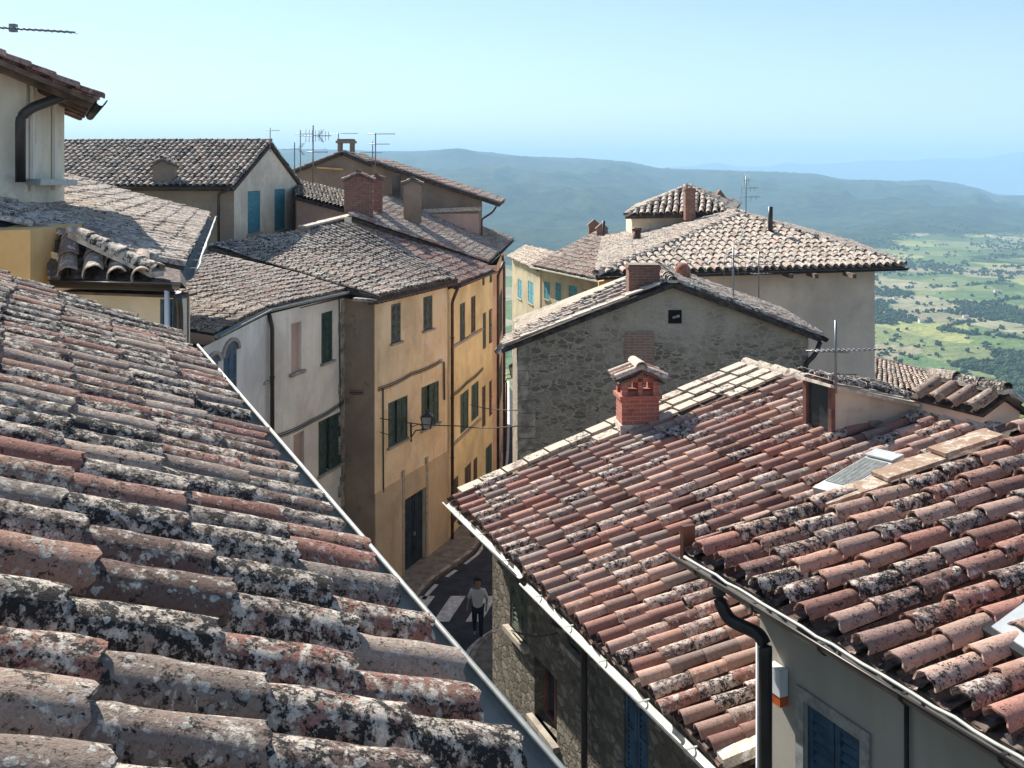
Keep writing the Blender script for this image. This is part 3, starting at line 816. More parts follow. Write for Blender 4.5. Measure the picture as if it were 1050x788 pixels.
# little skylight at the right edge of the near roof
k0, k1, k2, k3 = on_patch(SR, 1008, 655), on_patch(SR, 1090, 600), on_patch(SR, 1150, 640), on_patch(SR, 1075, 700)
m = MB(); m.hexa([k0, k3, k2, k1], [k0+rn*.07, k3+rn*.07, k2+rn*.10, k1+rn*.10]); sk = m.build('skylight', M['darkmetal'], rR); fix_normals(sk)
m = MB(); q0, q1, q2, q3 = [lerp((k0+k1+k2+k3)/4, x, .86) for x in (k0, k3, k2, k1)]; m.hexa([q0+rn*.06, q1+rn*.06, q2+rn*.09, q3+rn*.09], [q0+rn*.078, q1+rn*.078, q2+rn*.108, q3+rn*.108]); o = m.build('pane', M['alu'], sk); fix_normals(o)

# =================================================================== masonry chimney house on the ridge (U)
U = empty('roof_turret', pY(1012, 445, 14.0), 'squat plastered chimney turret with four fat lichen tiles behind the ridge at the right edge', 'chimney')
uo = pY(985, 446, 13.9)
ua, ub = pY(1041, 448, 13.4)-pY(1006, 448, 13.4), V((-.42, .95, 0))*.9
m = MB(); p0 = pY(1008, 470, 13.3); a = V((.50, .05, 0)); b = V((-.45, .85, 0))
zt = pY(1008, 417, 13.3).z; zr = pY(1024, 404, 13.3).z
m.box(V((p0.x, p0.y, -4.4)), a, b, Z3*(zt+4.4))
o = m.build('wall', M['taupe'], U)
m = MB(); A0 = V((p0.x, p0.y, zt)); m.prism([A0, A0+a, A0+a*.5+Z3*(zr-zt)], b); o = m.build('gable', M['taupe'], U); fix_normals(o)
an = a.normalized(); ee = .12
L0 = A0-an*ee-b*.10-Z3*.06; L1 = L0+b*1.2; T0 = A0+a*.5-b*.10+Z3*(zr-zt+.03); T1 = T0+b*1.2
roof_quad('roof', U, L1, L0, T0, T1, M['tileR'], M['deck'], sp=.26, ex=.36, r=.10, seg=8, pal=GRY, thick=.05, lo=.3, hi=.6)
Rr0 = A0+a+an*ee-b*.10-Z3*.06; Rr1 = Rr0+b*1.2
roof_quad('roof', U, Rr0, Rr1, T1, T0, M['tileR'], M['deck'], sp=.26, ex=.36, r=.10, seg=8, pal=GRY, thick=.05, lo=.3, hi=.6)
ridge_tiles('ridge_tiles', U, T0+Z3*.03, T1+Z3*.03, M['tileA'], r=.11)

# =================================================================== small pale roof downhill (T)
T = empty('townhouse', (18, 46, -20), 'small house downhill with a pale tiled hip roof, beyond the ridge at the right', 'house')
t0, t1 = pY(893, 399, 44), pY(982, 403, 44); tr0, tr1 = pY(896, 368, 50), pY(960, 384, 49)
roof_quad('roof', T, t0, t1, tr1, tr0, M['tileG2'], M['deck'], sp=.25, ex=.4, r=.10, seg=5, pal=TER, lo=.4, hi=1)
ridge_tiles('ridge_tiles', T, tr1, pY(986, 404, 44), M['tileG'], r=.15); ridge_tiles('ridge_tiles', T, tr0, tr1, M['tileB'], r=.15, pal=TER)
m = MB(); poly_walls(m, [(t0.x+.3, 44.4, t0.z-.15), (t1.x-.5, 44.4, t0.z-.15), (tr1.x, 48.6, t0.z-.05), (tr0.x, 48.6, t0.z-.05)], -26); m.build('wall', M['cream'], T)
m = MB(); q = pY(956, 412, 44.3); m.tube([q+V((0, .1, 0)), q+V((0, .0, 0))], .16, 12); m.build('vent_hole', M['dark'], T)

# =================================================================== stone gable house (Q)
Q = empty('stone_house', (3.7, 26, GZ), 'rubble stone house with a blank grey gable end facing the viewer in the middle', 'house')
qL, qR = pY(531, 360, 24.0), pY(829, 360, 24.5); qA = pY(690, 292, 24.25)
qe0, qe1 = pY(513, 357, 23.8), pz(520, 347, -4.08); qr0, qr1 = pY(690, 289, 23.95), pz(655, 271, -2.6)
qr1 = pY(672, 272, 29.0)
roof_quad('roof', Q, qe0, qe1, qr1, qr0, M['tileG2'], M['deck'], sp=.24, ex=.40, r=.095, seg=6, pal=GRY, lo=.4, hi=1, thick=.1)
qf0, qf1 = pY(844, 346, 24.3), pz(800, 318, -3.9)
oR, SQ = roof_quad('roof', Q, qf0, qf1, qr1+V((.05, 0, 0)), qr0+V((.02, 0, 0)), M['tileG'], M['deck'], sp=.24, ex=.38, r=.09, seg=6, pal=GRY, lo=.3, hi=.9, thick=.1)
ridge_tiles('ridge_tiles', Q, qr0+Z3*.02, qr1+Z3*.02, M['tileG2'], r=.13)
# slabs along the left verge
fl = MB(); vn = V((-.25, -.1, 1)).normalized()
flat_row(fl, qe0+V((.05, -.02, .02)), lerp(qe0, qr0, .93)+V((0, -.02, .02)), .3, V((0, 1, 0)), Z3, ex=.45); fl.build('edge_slabs', M['flat'], oR)
m = MB()
lz, rz = pY(531, 356, 24).z, pY(829, 345, 24.5).z
pl = [V((qL.x, 24.0, GZ)), V((qR.x, 24.5, GZ)), V((qR.x, 24.5, rz)), V((qA.x, 24.25, qA.z-.08)), V((qL.x, 24.0, lz))]
m.prism(pl, V((-.12, 4.6, 0)))
Qo = MB(); 
w = m.build('wall', M['stoneQ'], Q); fix_normals(w)
# move plaster limit: object z origin at house base, so top render begins about 8.3 m up
cq = pY(661, 300, 24.3); chimney('chimney', Q, cq-Z3*.3+V((0, .35, 0)), (1, 0, 0), (0, 1, 0), .74, .6, .95, M['brickd'], cap=None, holes=False)
cq = pY(700, 278, 26.5); m = MB(); m.tube([cq-Z3*.3, cq+Z3*.08, cq+Z3*.2], [.22, .2, .1], 10); m.build('clay_pot', M['clay'], Q)
m = MB(); hv = pY(692, 325, 24.25); m.box(hv-V((.16, .0, .16)), V((.32, 0, 0)), V((0, .012, 0))*-1, Z3*.32); o = m.build('vent_hole', M['dark'], Q)
m = MB(); m.tube([hv+V((-.06, -.04, -.02)), hv+V((.1, -.05, .03))], .03, 6); m.build('vent_tile', M['mortar'], o)
# relieving brick patch and edge quoins
m = MB(); bp = pY(641, 340, 24.16); m.box(bp+V((0, -.004, -1.1)), V((.68, .012, 0)), V((0, -.006, 0)), Z3*1.1); m.build('brick_patch', M['brick_faded'], Q)
m = MB(); zz = GZ
while zz < lz-.4:
    h = R.uniform(.24, .36); wq = R.choice((.26, .42)); m.box((qL.x-.012, 24.0-.012, zz), (wq, .007, 0), (0, .4, 0), (0, 0, h-.02)); zz += h
m.build('quoins', M['quoin'], Q)
gq = gutter('gutter', Q, qf0+Z3*-.02, qf1+Z3*-.02, M['darkmetal'], (1, 0, 0), r=.07)
a = pY(836, 350, 24.4); pipe(Q, [a+V((.12, 0, -.02)), pY(836, 364, 24.4), pY(826, 373, 24.4), V((pY(826, 373, 24.4).x, 24.4, GZ))], .06, M['darkmetal'])
gutter('gutter', Q, qe1-Z3*.05, qe0-Z3*.05, M['darkmetal'], (-1, 0, 0), r=.07)

# =================================================================== tall plain house with hip roof (S)
S_ = empty('townhouse', (8, 36, GZ), 'tall plain taupe house with a big hipped tile roof and small turret, right of centre', 'house')
k = 1.165; ze = -2.75*k
sL, sR, sA_ = V((2.25*k, 27.5*k, ze)), V((11.55*k, 30.07*k, ze)), V((7.58*k, 34*k, -1.45*k))
sBL, sBR = V((3.7*k, 42*k, ze)), V((13.2*k, 40*k, ze)); sA2 = V((8.1*k, 37*k, -1.45*k))
roof_poly('roof', S_, [sL, sR, sA_], sL, sR, M['tileG2'], M['deck'], sp=.285, ex=.46, r=.115, seg=6, pal=GRY+[(.5, .36, .30)], lo=.4, hi=1)
roof_poly('roof', S_, [sBL, sL, sA_, sA2], sBL, sL, M['tileG2'], M['deck'], sp=.285, ex=.46, r=.115, seg=5, pal=GRY, lo=.4, hi=1)
roof_poly('roof', S_, [sR, sBR, sA2, sA_], sR, sBR, M['tileG2'], M['deck'], sp=.285, ex=.46, r=.115, seg=5, pal=GRY, lo=.4, hi=1)
ridge_tiles('ridge_tiles', S_, sL, sA_, M['tileG2'], r=.14); ridge_tiles('ridge_tiles', S_, sR, sA_, M['tileG'], r=.15); ridge_tiles('ridge_tiles', S_, sA_, sA2, M['tileG'], r=.14)
nS = (sR-sL).cross(sA_-sL).normalized()
dS = (sR-sL).normalized(); bS = V((-dS.y, dS.x, 0))
wl = sL+dS*.9+bS*.7; wr = pY(897, 300, (sR+bS*.7).y); wr = V((wr.x, wr.y, 0)); wl = V((wl.x, wl.y, 0))
m = MB(); zt = ze+.02
poly_walls(m, [(wl.x, wl.y, zt), (wr.x, wr.y, zt), (wr.x+1.2, wr.y+10, zt), (sBL.x+.8, sBL.y-.6, zt)], -30); m.build('wall', M['taupe'], S_)
m = MB(); m.prism([sL+V((0, 0, -.12)), sR+V((0, 0, -.12)), sR+bS*.8-Z3*.12, sL+bS*.8-Z3*.12], -Z3*.05); m.build('soffit', M['soffit'], S_)
m = MB()
for px in (805, 830, 868): 
    q = pY(px, 281, 34.2); m.beam(q+V((0, -.8, 0)), q+V((0, .2, 0)), .12, .14)
m.build('rafter_tails', M['soffit'], S_)
m = MB(); m.prism([pY(614, 289, 33.6), pY(640, 285, 33.9), pY(640, 300, 33.9), pY(614, 300, 33.6)], V((0, .3, 0))); o = m.build('orange_wall', M['orangew'], S_); fix_normals(o)
gutter('gutter', S_, sL+Z3*-.06-bS*.02, sR-bS*.02-Z3*.06, M['darkmetal'], -bS, r=.09, brackets=100)
# turret
ta, tb = pY(641, 221, 44), pY(751, 218, 43); tA = pY(706, 191, 46.5); tC = pY(654, 211, 50.5); tD = pY(760, 209, 51)
kw = dict(sp=.285, ex=.46, r=.115, seg=5, pal=GRY, lo=.4, hi=1)
roof_quad('turret_roof', S_, ta, tb, tA+V((.1, 0, 0)), tA-V((.1, 0, 0)), M['tileG2'], M['deck'], keep=lambda u, v, P: True, **kw) if 0 else roof_poly('turret_roof', S_, [ta, tb, tA], ta, tb, M['tileG2'], M['deck'], **kw)
roof_poly('turret_roof', S_, [tC, ta, tA], tC, ta, M['tileG2'], M['deck'], **kw); roof_poly('turret_roof', S_, [tb, tD, tA], tb, tD, M['tileG2'], M['deck'], **kw)
ridge_tiles('ridge_tiles', S_, ta, tA, M['tileG'], r=.13); ridge_tiles('ridge_tiles', S_, tb, tA, M['tileG'], r=.13)
m = MB(); a, b = pY(648, 222, 44.5), pY(745, 222, 43.6)
poly_walls(m, [(a.x, a.y, ta.z-.05), (b.x, b.y, ta.z-.05), (b.x+.4, 49, ta.z-.05), (a.x+.3, 49.5, ta.z-.05)], -8); m.build('turret_wall', M['cream'], S_)
chimney('chimney', S_, pY(707, 226, 43), (1, 0, 0), (0, 1, 0), .42, .5, 1.35, M['brickd'], cap=None, holes=False)
m = MB(); q = pY(653, 262, 41); m.tube([q, q+Z3*1.05], .16, 10); m.tube([q+Z3*1.0, q+Z3*1.1], .2, 10); m.build('flue', M['copper'], S_)
chimney('chimney', S_, pY(697, 266, 36.5), (1, 0, 0), (0, 1, 0), .7, .5, .6, M['brickd'], cap=None, holes=False)
m = MB(); q = pY(731, 213, 48); m.box(q, (.7, 0, 0), (0, .5, 0), Z3*.35); m.prism([q+Z3*.35, q+V((.7, 0, .35)), q+V((.35, 0, .85))], (0, .5, 0)); o = m.build('chimney_pot', M['brickd'], S_); fix_normals(o)
m = MB(); q = pY(790, 224, 37.5); m.tube([q-Z3*.6, q+Z3*.42], .09, 8); m.build('flue', M['darkmetal'], S_)

# =================================================================== house with teal shutters up the lane (N) and its neighbour (P)
N = empty('townhouse', (3, 60, GZ), 'cream house with teal shutters far up the lane, left of the hip roof', 'house')
n0, n1 = pz(545, 273, -5.9), pz(641, 293, -5.9); nr1, nr0 = pz(690, 256, -4.3), pz(612, 238, -4.0)
roof_quad('roof', N, n0, n1, nr1, nr0, M['tileG2'], M['deckl'], sp=.3, ex=.5, r=.12, seg=5, pal=GRY+TER[:3], lo=.3, hi=.8)
nd = (n1-n0).normalized(); no = V((nd.y, -nd.x, 0))
Nf = Facade(n0-no*.35+nd*.8, n1-no*.35, GZ, -6.05)
no_ = [Nf.opening(558, 564, 289, 307), Nf.opening(569.5, 575.5, 290, 309), Nf.opening(583, 592, 293, 308), Nf.opening(597, 603, 296, 310)]
m = MB(); Nf.mesh(m)
bk = V((3.5, 8, 0)); poly_walls(m, [(Nf.p0.x, Nf.p0.y, -6.05), (nr0.x, nr0.y, nr0.z-.2), (nr1.x, nr1.y, nr1.z-.2), (Nf.p1.x, Nf.p1.y, -6.05)], GZ, skip=(3,)); m.build('wall', M['cream_far'], N)
for o_, md in zip(no_, ('closed', 'closed', 'closed', 'curtain')): window(N, Nf, o_, md, 'shut_turq', depth=.15)
gutter('gutter', N, n0, n1, M['zinclight'], no, r=.09, brackets=100)
for px, py, Y in ((604, 236, 68), (612, 240, 66)): 
    m = MB()
    q = pY(px, py+6, Y); m.box(q, (.7, 0, 0), (0, .6, 0), Z3*.7); m.prism([q+Z3*.7+V((-.1, 0, 0)), q+V((.8, 0, .7)), q+V((.35, 0, 1.1))], (0, .6, 0)); o = m.build('chimney', M['brickd'], N); fix_normals(o)
m = MB(); q = pY(619, 252, 62); m.tube([q, q+Z3*1.5], .09, 6); m.build('flue', M['darkmetal'], N)
Pn = empty('townhouse', (1, 72, GZ), 'narrow cream house with teal shutters ending the lane, left of its bigger twin', 'house')
p0, p1 = pz(521, 263, -6.2), pz(549, 277, -6.2); pr1, pr0 = pz(580, 262, -5.2), pz(540, 252, -5.2)
roof_quad('roof', Pn, p0, p1, pr1, pr0, M['tileG2'], M['deckl'], sp=.3, ex=.5, r=.12, seg=4, pal=GRY, lo=.3, hi=.8)
pd = (p1-p0).normalized(); po = V((pd.y, -pd.x, 0)); Pf = Facade(p0-po*.3, p1-po*.3, GZ, -6.3)
pos = [Pf.opening(531, 535, 287, 306), Pf.opening(541.5, 547, 289, 311)]
m = MB(); Pf.mesh(m); poly_walls(m, [(Pf.p0.x, Pf.p0.y, -6.3), (pr0.x, pr0.y, -5.4), (pr1.x, pr1.y, -5.4), (Pf.p1.x, Pf.p1.y, -6.3)], GZ, skip=(3,)); m.build('wall', M['cream_far'], Pn)
for o_ in pos: window(Pn, Pf, o_, 'closed', 'shut_turq', depth=.15)

# =================================================================== ochre house (O) in the middle of the left row
O = empty('townhouse', (-4, 34, GZ), 'weathered ochre house with peeling plaster and a dark street door, centre of the left row', 'house')
o0, o1 = V((-4.33, 32.26, 0)), V((-2.34, 37.2, 0))
Of = Facade(o0, o1, GZ, -4.05); od, on = Of.d, Of.n
wop = [Of.opening(401, 411, 311.5, 351), Of.opening(434, 443.5, 304, 338), Of.opening(398, 418, 409.5, 454), Of.opening(432, 450, 394, 437)]
door = Of.opening(414, 436, 506, 640)
m = MB(); Of.mesh(m)
oc = V((-5.35, 32.65, 0)); rb = V((-9.5, 40, 0))
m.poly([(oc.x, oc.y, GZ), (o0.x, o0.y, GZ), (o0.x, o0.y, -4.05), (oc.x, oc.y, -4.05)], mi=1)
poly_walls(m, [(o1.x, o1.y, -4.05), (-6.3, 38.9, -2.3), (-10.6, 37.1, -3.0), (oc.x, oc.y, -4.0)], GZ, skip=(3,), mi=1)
m.build('wall', [M['ochre'], M['shade_side']], O)
# darker base course below the cable line
bc = MB(); zb0, zb1 = Of.z_at(399, 498)-.0, Of.z_at(452, 467.6)
dj = door
for a, b in ((0.004, dj[0]), (dj[1], Of.L-.004)):
    bc.hexa([Of.P(a, GZ, .004), Of.P(b, GZ, .004), Of.P(b, GZ, .03), Of.P(a, GZ, .03)], [Of.P(a, zb0, .004), Of.P(b, zb0, .004), Of.P(b, zb0, .03), Of.P(a, zb0, .03)])
bc.hexa([Of.P(dj[0], dj[3], .004), Of.P(dj[1], dj[3], .004), Of.P(dj[1], dj[3], .03), Of.P(dj[0], dj[3], .03)], [Of.P(dj[0], zb0, .004), Of.P(dj[1], zb0, .004), Of.P(dj[1], zb0, .03), Of.P(dj[0], zb0, .03)])
bc.build('base_course', M['ochre_low'], O)
for o_, md, mt in zip(wop, ('closed', 'closed', 'ajar', 'ajar'), ('shut_grey', 'shut_grey', 'shut_green', 'shut_green')): window(O, Of, o_, md, mt)
m = MB(); a, b, c, d = door; c = GZ
for i in (0, 1):
    x0 = a+(b-a)*i/2+.02; x1 = a+(b-a)*(i+1)/2-.02
    wbox(m, Of, x0, x1, c, d-.05, -.16, -.10)
    for j in range(4): wbox(m, Of, x0+.12, x1-.12, c+.15+j*.75, c+.75+j*.75, -.10, -.075)
dd = m.build('street_door', M['doorm'], O)
m = MB(); wbox(m, Of, (a+b)/2+.06, (a+b)/2+.12, c+1.1, c+1.22, -.075, -.03); m.build('door_handle', M['zinc'], dd)
m = MB()
for i in range(12):
    wbox(m, Of, a-.16, a-.0, c+.3*i, c+.3*i+.28, .03, .045)
    wbox(m, Of, b+.0, b+.16, c+.3*i, c+.3*i+.28, .03, .045)
m.build('door_surround', M['sill'], O)
ge0 = o0+on*.38-od*.45+Z3*-3.86; ge1 = o1+on*.38+od*.1+Z3*-3.86
gr1 = pY(358, 229, 38.9); gr0 = pY(213, 252, 37.0)
rO, SO = roof_quad('roof', O, ge0, ge1, gr1, gr0, M['tileG'], M['deck'], sp=.21, ex=.36, r=.082, seg=6, pal=GRY, lo=.2, hi=.95, wave=.06)
m = MB(); m.prism([ge0-Z3*.17, ge1-Z3*.17, ge1-on*.4-Z3*.12, ge0-on*.4-Z3*.12], -Z3*.04); m.build('soffit', M['soffit'], O)
m = MB()
for k in range(22):
    p = lerp(ge0, ge1, (k+.5)/22); m.beam(p-on*.4-Z3*.26, p-on*.04-Z3*.22, .09, .09)
m.build('rafter_tails', M['wood'], O)
m = MB(); m.box(ge0-on*.9-Z3*.2, on*.85, -od*-.5, Z3*.1); m.build('flat_slab', M['mortar'], O)

# =================================================================== pink and white house (F)
Fh = empty('townhouse', (-8, 28, GZ), 'long pale pink house with blue shutters and a whitewashed near end, left row', 'house')
f0, f1, f2 = V((-6.95, 22.6, 0)), V((-6.76, 28.2, 0)), oc
fz = -3.95
F1, F2 = Facade(f0, f1, GZ, fz), Facade(f1, f2, GZ, fz)
op1 = [F1.opening(212, 224, 374, 402), F1.opening(229, 243, 362, 420)]
op2 = [F2.opening(258.7, 273, 338, 393), F2.opening(298.5, 309, 331, 381), F2.opening(329.5, 341, 320, 371), F2.opening(301, 312, 444, 500), F2.opening(326.5, 351, 427, 481)]
m = MB(); F1.mesh(m, mi=1); F2.mesh(m, mi=0)
poly_walls(m, [(f2.x, f2.y, fz), (-11.5, 35.2, -3), (-13.2, 24, -3), (f0.x, f0.y, fz)], GZ, skip=(3,), mi=0); m.build('wall', [M['pink'], M['white']], Fh)
window(Fh, F1, op1[0], 'single', 'shut_blue', sill=False); window(Fh, F1, op1[1], 'closed', 'shut_blue', sill=False)
m = MB()
for a, b, c, d in op1:     # little round-arched hoods
    n = 8; cx = (a+b)/2; r0 = (b-a)/2+.02; r1 = r0+.16
    for i in range(n):
        t0, t1 = math.pi*i/n, math.pi*(i+1)/n
        q = [F1.P(cx-math.cos(t)*r, d+math.sin(t)*r*.5, .0) for t, r in ((t0, r0), (t1, r0), (t1, r1), (t0, r1))]
        m.prism([x+F1.n*.003 for x in q], F1.n*.05)
    m.prism([F1.P(cx-math.cos(math.pi*i/n)*r0, d+math.sin(math.pi*i/n)*r0*.5, .002) for i in range(n+1)], F1.n*.01, mi=1)
o = m.build('arched_hoods', [M['sill'], M['shut_blue']], Fh); fix_normals(o)
window(Fh, F2, op2[0], 'closed', 'shut_blue'); window(Fh, F2, op2[2], 'closed', 'shut_green'); window(Fh, F2, op2[4], 'ajar', 'shut_green')
for o_ in (op2[1], op2[3]):
    a, b, c, d = o_; m = MB(); wbox(m, F2, a, b, c, d, -.16, -.10); o = m.build('blind_window', M['pinkdark'], Fh)
    m = MB(); wbox(m, F2, a-.12, b+.12, c-.1, c, -.03, .1); m.build('sill', M['sill'], o)
m = MB(); zz = GZ
while zz < fz-.3:
    h = R.uniform(.26, .4); wq = R.choice((.22, .42, .3)); t1 = F2.L; wbox(m, F2, t1-wq, t1-.02, zz, zz+h-.02, .003, .03); zz += h
m.build('quoins', M['quoin'], Fh)
fe0, fe1, fe2 = pY(220, 341, 23.8), pY(273, 316, 28.3), pY(362, 294, 33.0)
fe0.z = fe1.z = fe2.z = -3.78
fr2 = pz(201, 257, -2.75); fr1 = V((-13.0, 29.6, -2.75)); fr0 = V((-13.4, 24.0, -2.75))
kw = dict(sp=.2, ex=.34, r=.078, seg=5, pal=GRY, lo=.15, hi=.8, wave=.06)
roof_quad('roof', Fh, fe0, fe1, fr1, fr0, M['tileG'], M['deck'], **kw); roof_quad('roof', Fh, fe1, fe2, fr2, fr1, M['tileG'], M['deck'], **kw)
ridge_tiles('verge_mortar', Fh, fe2+Z3*.02, fr2+Z3*.02, M['flat'], r=.07, ex=.5)
gutter('gutter', Fh, fe0, fe1, M['zinclight'], F1.n, r=.08, brackets=100); gutter('gutter', Fh, fe1, fe2, M['zinclight'], F2.n, r=.08, brackets=100)
m = MB(); m.prism([fe0-Z3*.05-V((0, .02, 0)), fr0-Z3*.05-V((0, .02, 0)), fr0-Z3*.3, fe0-Z3*.3], V((0, .04, 0))); o = m.build('verge_board', M['pinkdark'], Fh); fix_normals(o)
m = MB(); m.prism([fe1-Z3*.2, fe2-Z3*.2, fe2-F2.n*.5-Z3*.17, fe1-F2.n*.5-Z3*.17], -Z3*.03); m.prism([fe0-Z3*.2, fe1-Z3*.2, fe1-F1.n*.5-Z3*.17, fe0-F1.n*.5-Z3*.17], -Z3*.03); m.build('soffit', M['soffit'], Fh)
tp = F2.s_at(256); pipe(Fh, [fe1+F2.n*.07-Z3*.1, F2.P(.1, -4.3, .12), F2.P(.1, GZ, .12)], .06, M['darkmetal'])

# =================================================================== yellow house (H)
H = empty('townhouse', (-1.8, 41, GZ), 'tall yellow house between two brown downpipes, right of the ochre one', 'house')
h0 = o1+V((.02, .05, 0)); hd = dvp(760); h1 = h0+hd*7.2
Hf = Facade(h0, h1, GZ, -4.3)
hops = [(471.5, 477, 311, 350, 'shut_grey'), (483, 487.7, 304, 341, 'shut_brown'), (495, 498.4, 321, 358, 'shut_grey'), (501.3, 505.3, 317, 352, 'shut_grey'),
        (472, 480.5, 402, 442, 'shut_green'), (483.3, 490.8, 393, 430, 'shut_green'), (494.3, 498, 396, 438, 'shut_brown'), (501.5, 506.3, 390, 426, 'shut_brown'),
        (464.5, 470, 490, 535, 'shut_brown'), (476.5, 483, 477, 520, 'shut_brown'), (485.5, 489.5, 470, 510, 'shut_brown'), (498, 504.5, 457, 500, 'shut_green'),
        (494.5, 497, 283, 293, 'shut_grey'), (502, 505, 282, 290, 'shut_grey')]
ol = [(Hf.opening(*h[:4]), h[4]) for h in hops]
m = MB(); Hf.mesh(m); hb0 = h0+V((-5, 1.2, 0)); hb1 = h1+V((-5, 1.2, 0))
poly_walls(m, [(h1.x, h1.y, -4.3), (hb1.x, hb1.y, -2.8), (hb0.x, hb0.y, -2.8), (h0.x, h0.y, -4.3)], GZ, skip=(3,)); m.build('wall', M['yellow'], H)
for i, (o_, mt) in enumerate(ol): window(H, Hf, o_, 'single' if (o_[1]-o_[0]) < .45 else 'closed', mt, sill=False)
for (x0, y0, x1, y1) in ((463, 357, 494, 337), (463, 453, 492, 433)):
    m = MB()
    s0, s1 = Hf.s_at(x0), Hf.s_at(x1); z = (Hf.z_at(x0, y0)+Hf.z_at(x1, y1))/2; wbox(m, Hf, s0, s1, z-.05, z+.05, .003, .07); m.build('string_course', M['sill'], H)
he0 = h0+Hf.n*.35-hd*.1; he0.z = -4.12; he1 = h1-hd*1.3+Hf.n*.35; he1.z = -4.12
hr0 = V((-6.4, 38.7, -2.08)); hr1 = V((-5.4, 43.6, -2.08))
roof_quad('roof', H, he0, he1, hr1, hr0, M['tileB'], M['deckl'], sp=.21, ex=.36, r=.082, seg=5, pal=TER, lo=.3, hi=.9, wave=.05)
gutter('gutter', H, he0, he1, M['copper'], Hf.n, r=.08, brackets=100)
pipe(H, [he0+Hf.n*.05-Z3*.08, Hf.P(.12, -4.75, .12), Hf.P(.12, GZ, .12)], .06, M['copper'])
tq = Hf.s_at(508.3)-.08; pipe(H, [Hf.P(tq, -3.9, .4), Hf.P(tq, -4.5, .12), Hf.P(tq, GZ, .12)], .065, M['copper'])

# =================================================================== house beyond (J) with roof strip and big chimneys
J = empty('townhouse', (-2, 48, GZ), 'peach house past the yellow one, its grey roof carrying big chimneys', 'house')
je0, je1 = pY(500, 269, 43.4), pY(526, 245, 57.5); jr0, jr1 = pY(357, 221, 39.3), pY(402, 200, 52)
rJ, SJ = roof_quad('roof', J, je0, je1, jr1, jr0, M['tileG'], M['deck'], sp=.24, ex=.4, r=.095, seg=5, pal=GRY+TER[:2], lo=.2, hi=.8, wave=.05)
Jf = Facade(V((-.66, 44.3, 0)), V((-.40, 55, 0)), GZ, -4.05)
jo = [Jf.opening(511.5, 515, 300, 345), Jf.opening(512, 515, 370, 410)]
m = MB(); Jf.mesh(m)
poly_walls(m, [(-.66, 44.3, -4.05), (-.98, 43.6, -4.0), (jr0.x+.1, jr0.y+.25, jr0.z-.16), (jr1.x, jr1.y, jr1.z-.16), (-.4, 55, -4.05)], GZ, skip=(4,))
m.build('wall', M['yellow2'], J)
m = MB(); a, b = je0+V((-.3, .18, -.12)), jr0+V((.05, .2, -.12)); m.prism([a, b, b-Z3*.55, a-Z3*.32], V((0, -.03, 0))); o = m.build('gable_shade', M['shade_side'], J); fix_normals(o)  # dark strip laid over the wall, painting the shade below the verge
for o_ in jo: window(J, Jf, o_, 'closed', 'shut_green', sill=False)
gutter('gutter', J, je0, je1, M['darkmetal'], (1, -.1, 0), r=.09, brackets=100)
pipe(J, [pY(515, 262, 46), pY(517, 275, 46), V((pY(517, 275, 46).x, 46, GZ))], .06, M['copper'])
c1_ = pY(368, 224, 41); chimney('chimney', rJ, c1_-Z3*.3, (1, .1, 0), (-.1, 1, 0), 1.12, .8, 1.85, M['brickd'], holes=False, capmat=M['tileG'], band=False)
m = MB()
for zz in (1.05, .68): m.box(c1_+V((-.6, -.45, zz)), V((1.2, .12, 0)), V((-.08, .8, 0)), Z3*.05)
m.build('chimney_bands', M['mortar'], rJ)
chimney('chimney', rJ, pY(386, 222, 43.4)-Z3*.3, (1, .1, 0), (-.1, 1, 0), .5, .8, 1.9, M['brickd'], holes=False, capmat=M['tileG'])
chimney('chimney', rJ, pY(423, 222, 45)-Z3*.3, (1, .1, 0), (-.1, 1, 0), .78, .7, 1.75, M['brownw'], holes=False, capmat=M['tileG'])

# =================================================================== gable house with turquoise shutters (D)
D = empty('townhouse', (-11, 36, GZ), 'gabled greige house with two turquoise shutters on its gable end, upper left', 'house')
kD = 1.15; dd_ = dvp(600); d0 = V(((240-CX)/F*33, 33, 0))*kD; d1 = d0+dd_*7.3*kD; dx = V((-dd_.y, dd_.x, 0))
dze = pY(240, 191, 33*kD).z; dmid = d0+dd_*3.65*kD; dzr = 1.1
Df = Facade(d0, d1, GZ, dze)
dop = [Df.opening(254, 267, 196, 239), Df.opening(281.5, 292.5, 194, 236)]
m = MB(); Df.mesh(m)
apx = dmid+Z3*dzr
m.poly([d0+Z3*dze, d1+Z3*dze, apx])
dl0, dl1 = d0+dx*8.5, d1+dx*8.5
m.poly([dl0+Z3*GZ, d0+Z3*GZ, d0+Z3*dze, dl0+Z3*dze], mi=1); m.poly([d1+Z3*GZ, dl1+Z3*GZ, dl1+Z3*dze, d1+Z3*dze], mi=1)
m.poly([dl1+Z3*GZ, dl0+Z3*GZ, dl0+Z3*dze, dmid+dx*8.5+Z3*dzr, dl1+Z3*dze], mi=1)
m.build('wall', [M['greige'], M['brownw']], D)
for o_ in dop: window(D, Df, o_, 'single', 'shut_turq', depth=.15)
sl = (dzr-dze)/(3.65*kD)
a0 = d0-dd_*.35-dx*.12+Z3*(dze-.35*sl+.12); a1 = a0+dx*9; r0 = dmid-dx*.12+Z3*(dzr+.12); r1 = r0+dx*9
rD, SD = roof_quad('roof', D, a1, a0, r0, r1, M['tileG'], M['deck'], sp=.25, ex=.38, r=.105, seg=6, pal=GRY, lo=.3, hi=1)
b0 = d1+dd_*.35-dx*.12+Z3*(dze-.35*sl+.12); b1 = b0+dx*9
roof_quad('roof', D, b0, b1, r1, r0, M['tileG'], M['deck'], sp=.25, ex=.38, r=.105, seg=5, pal=GRY, lo=.3, hi=1)
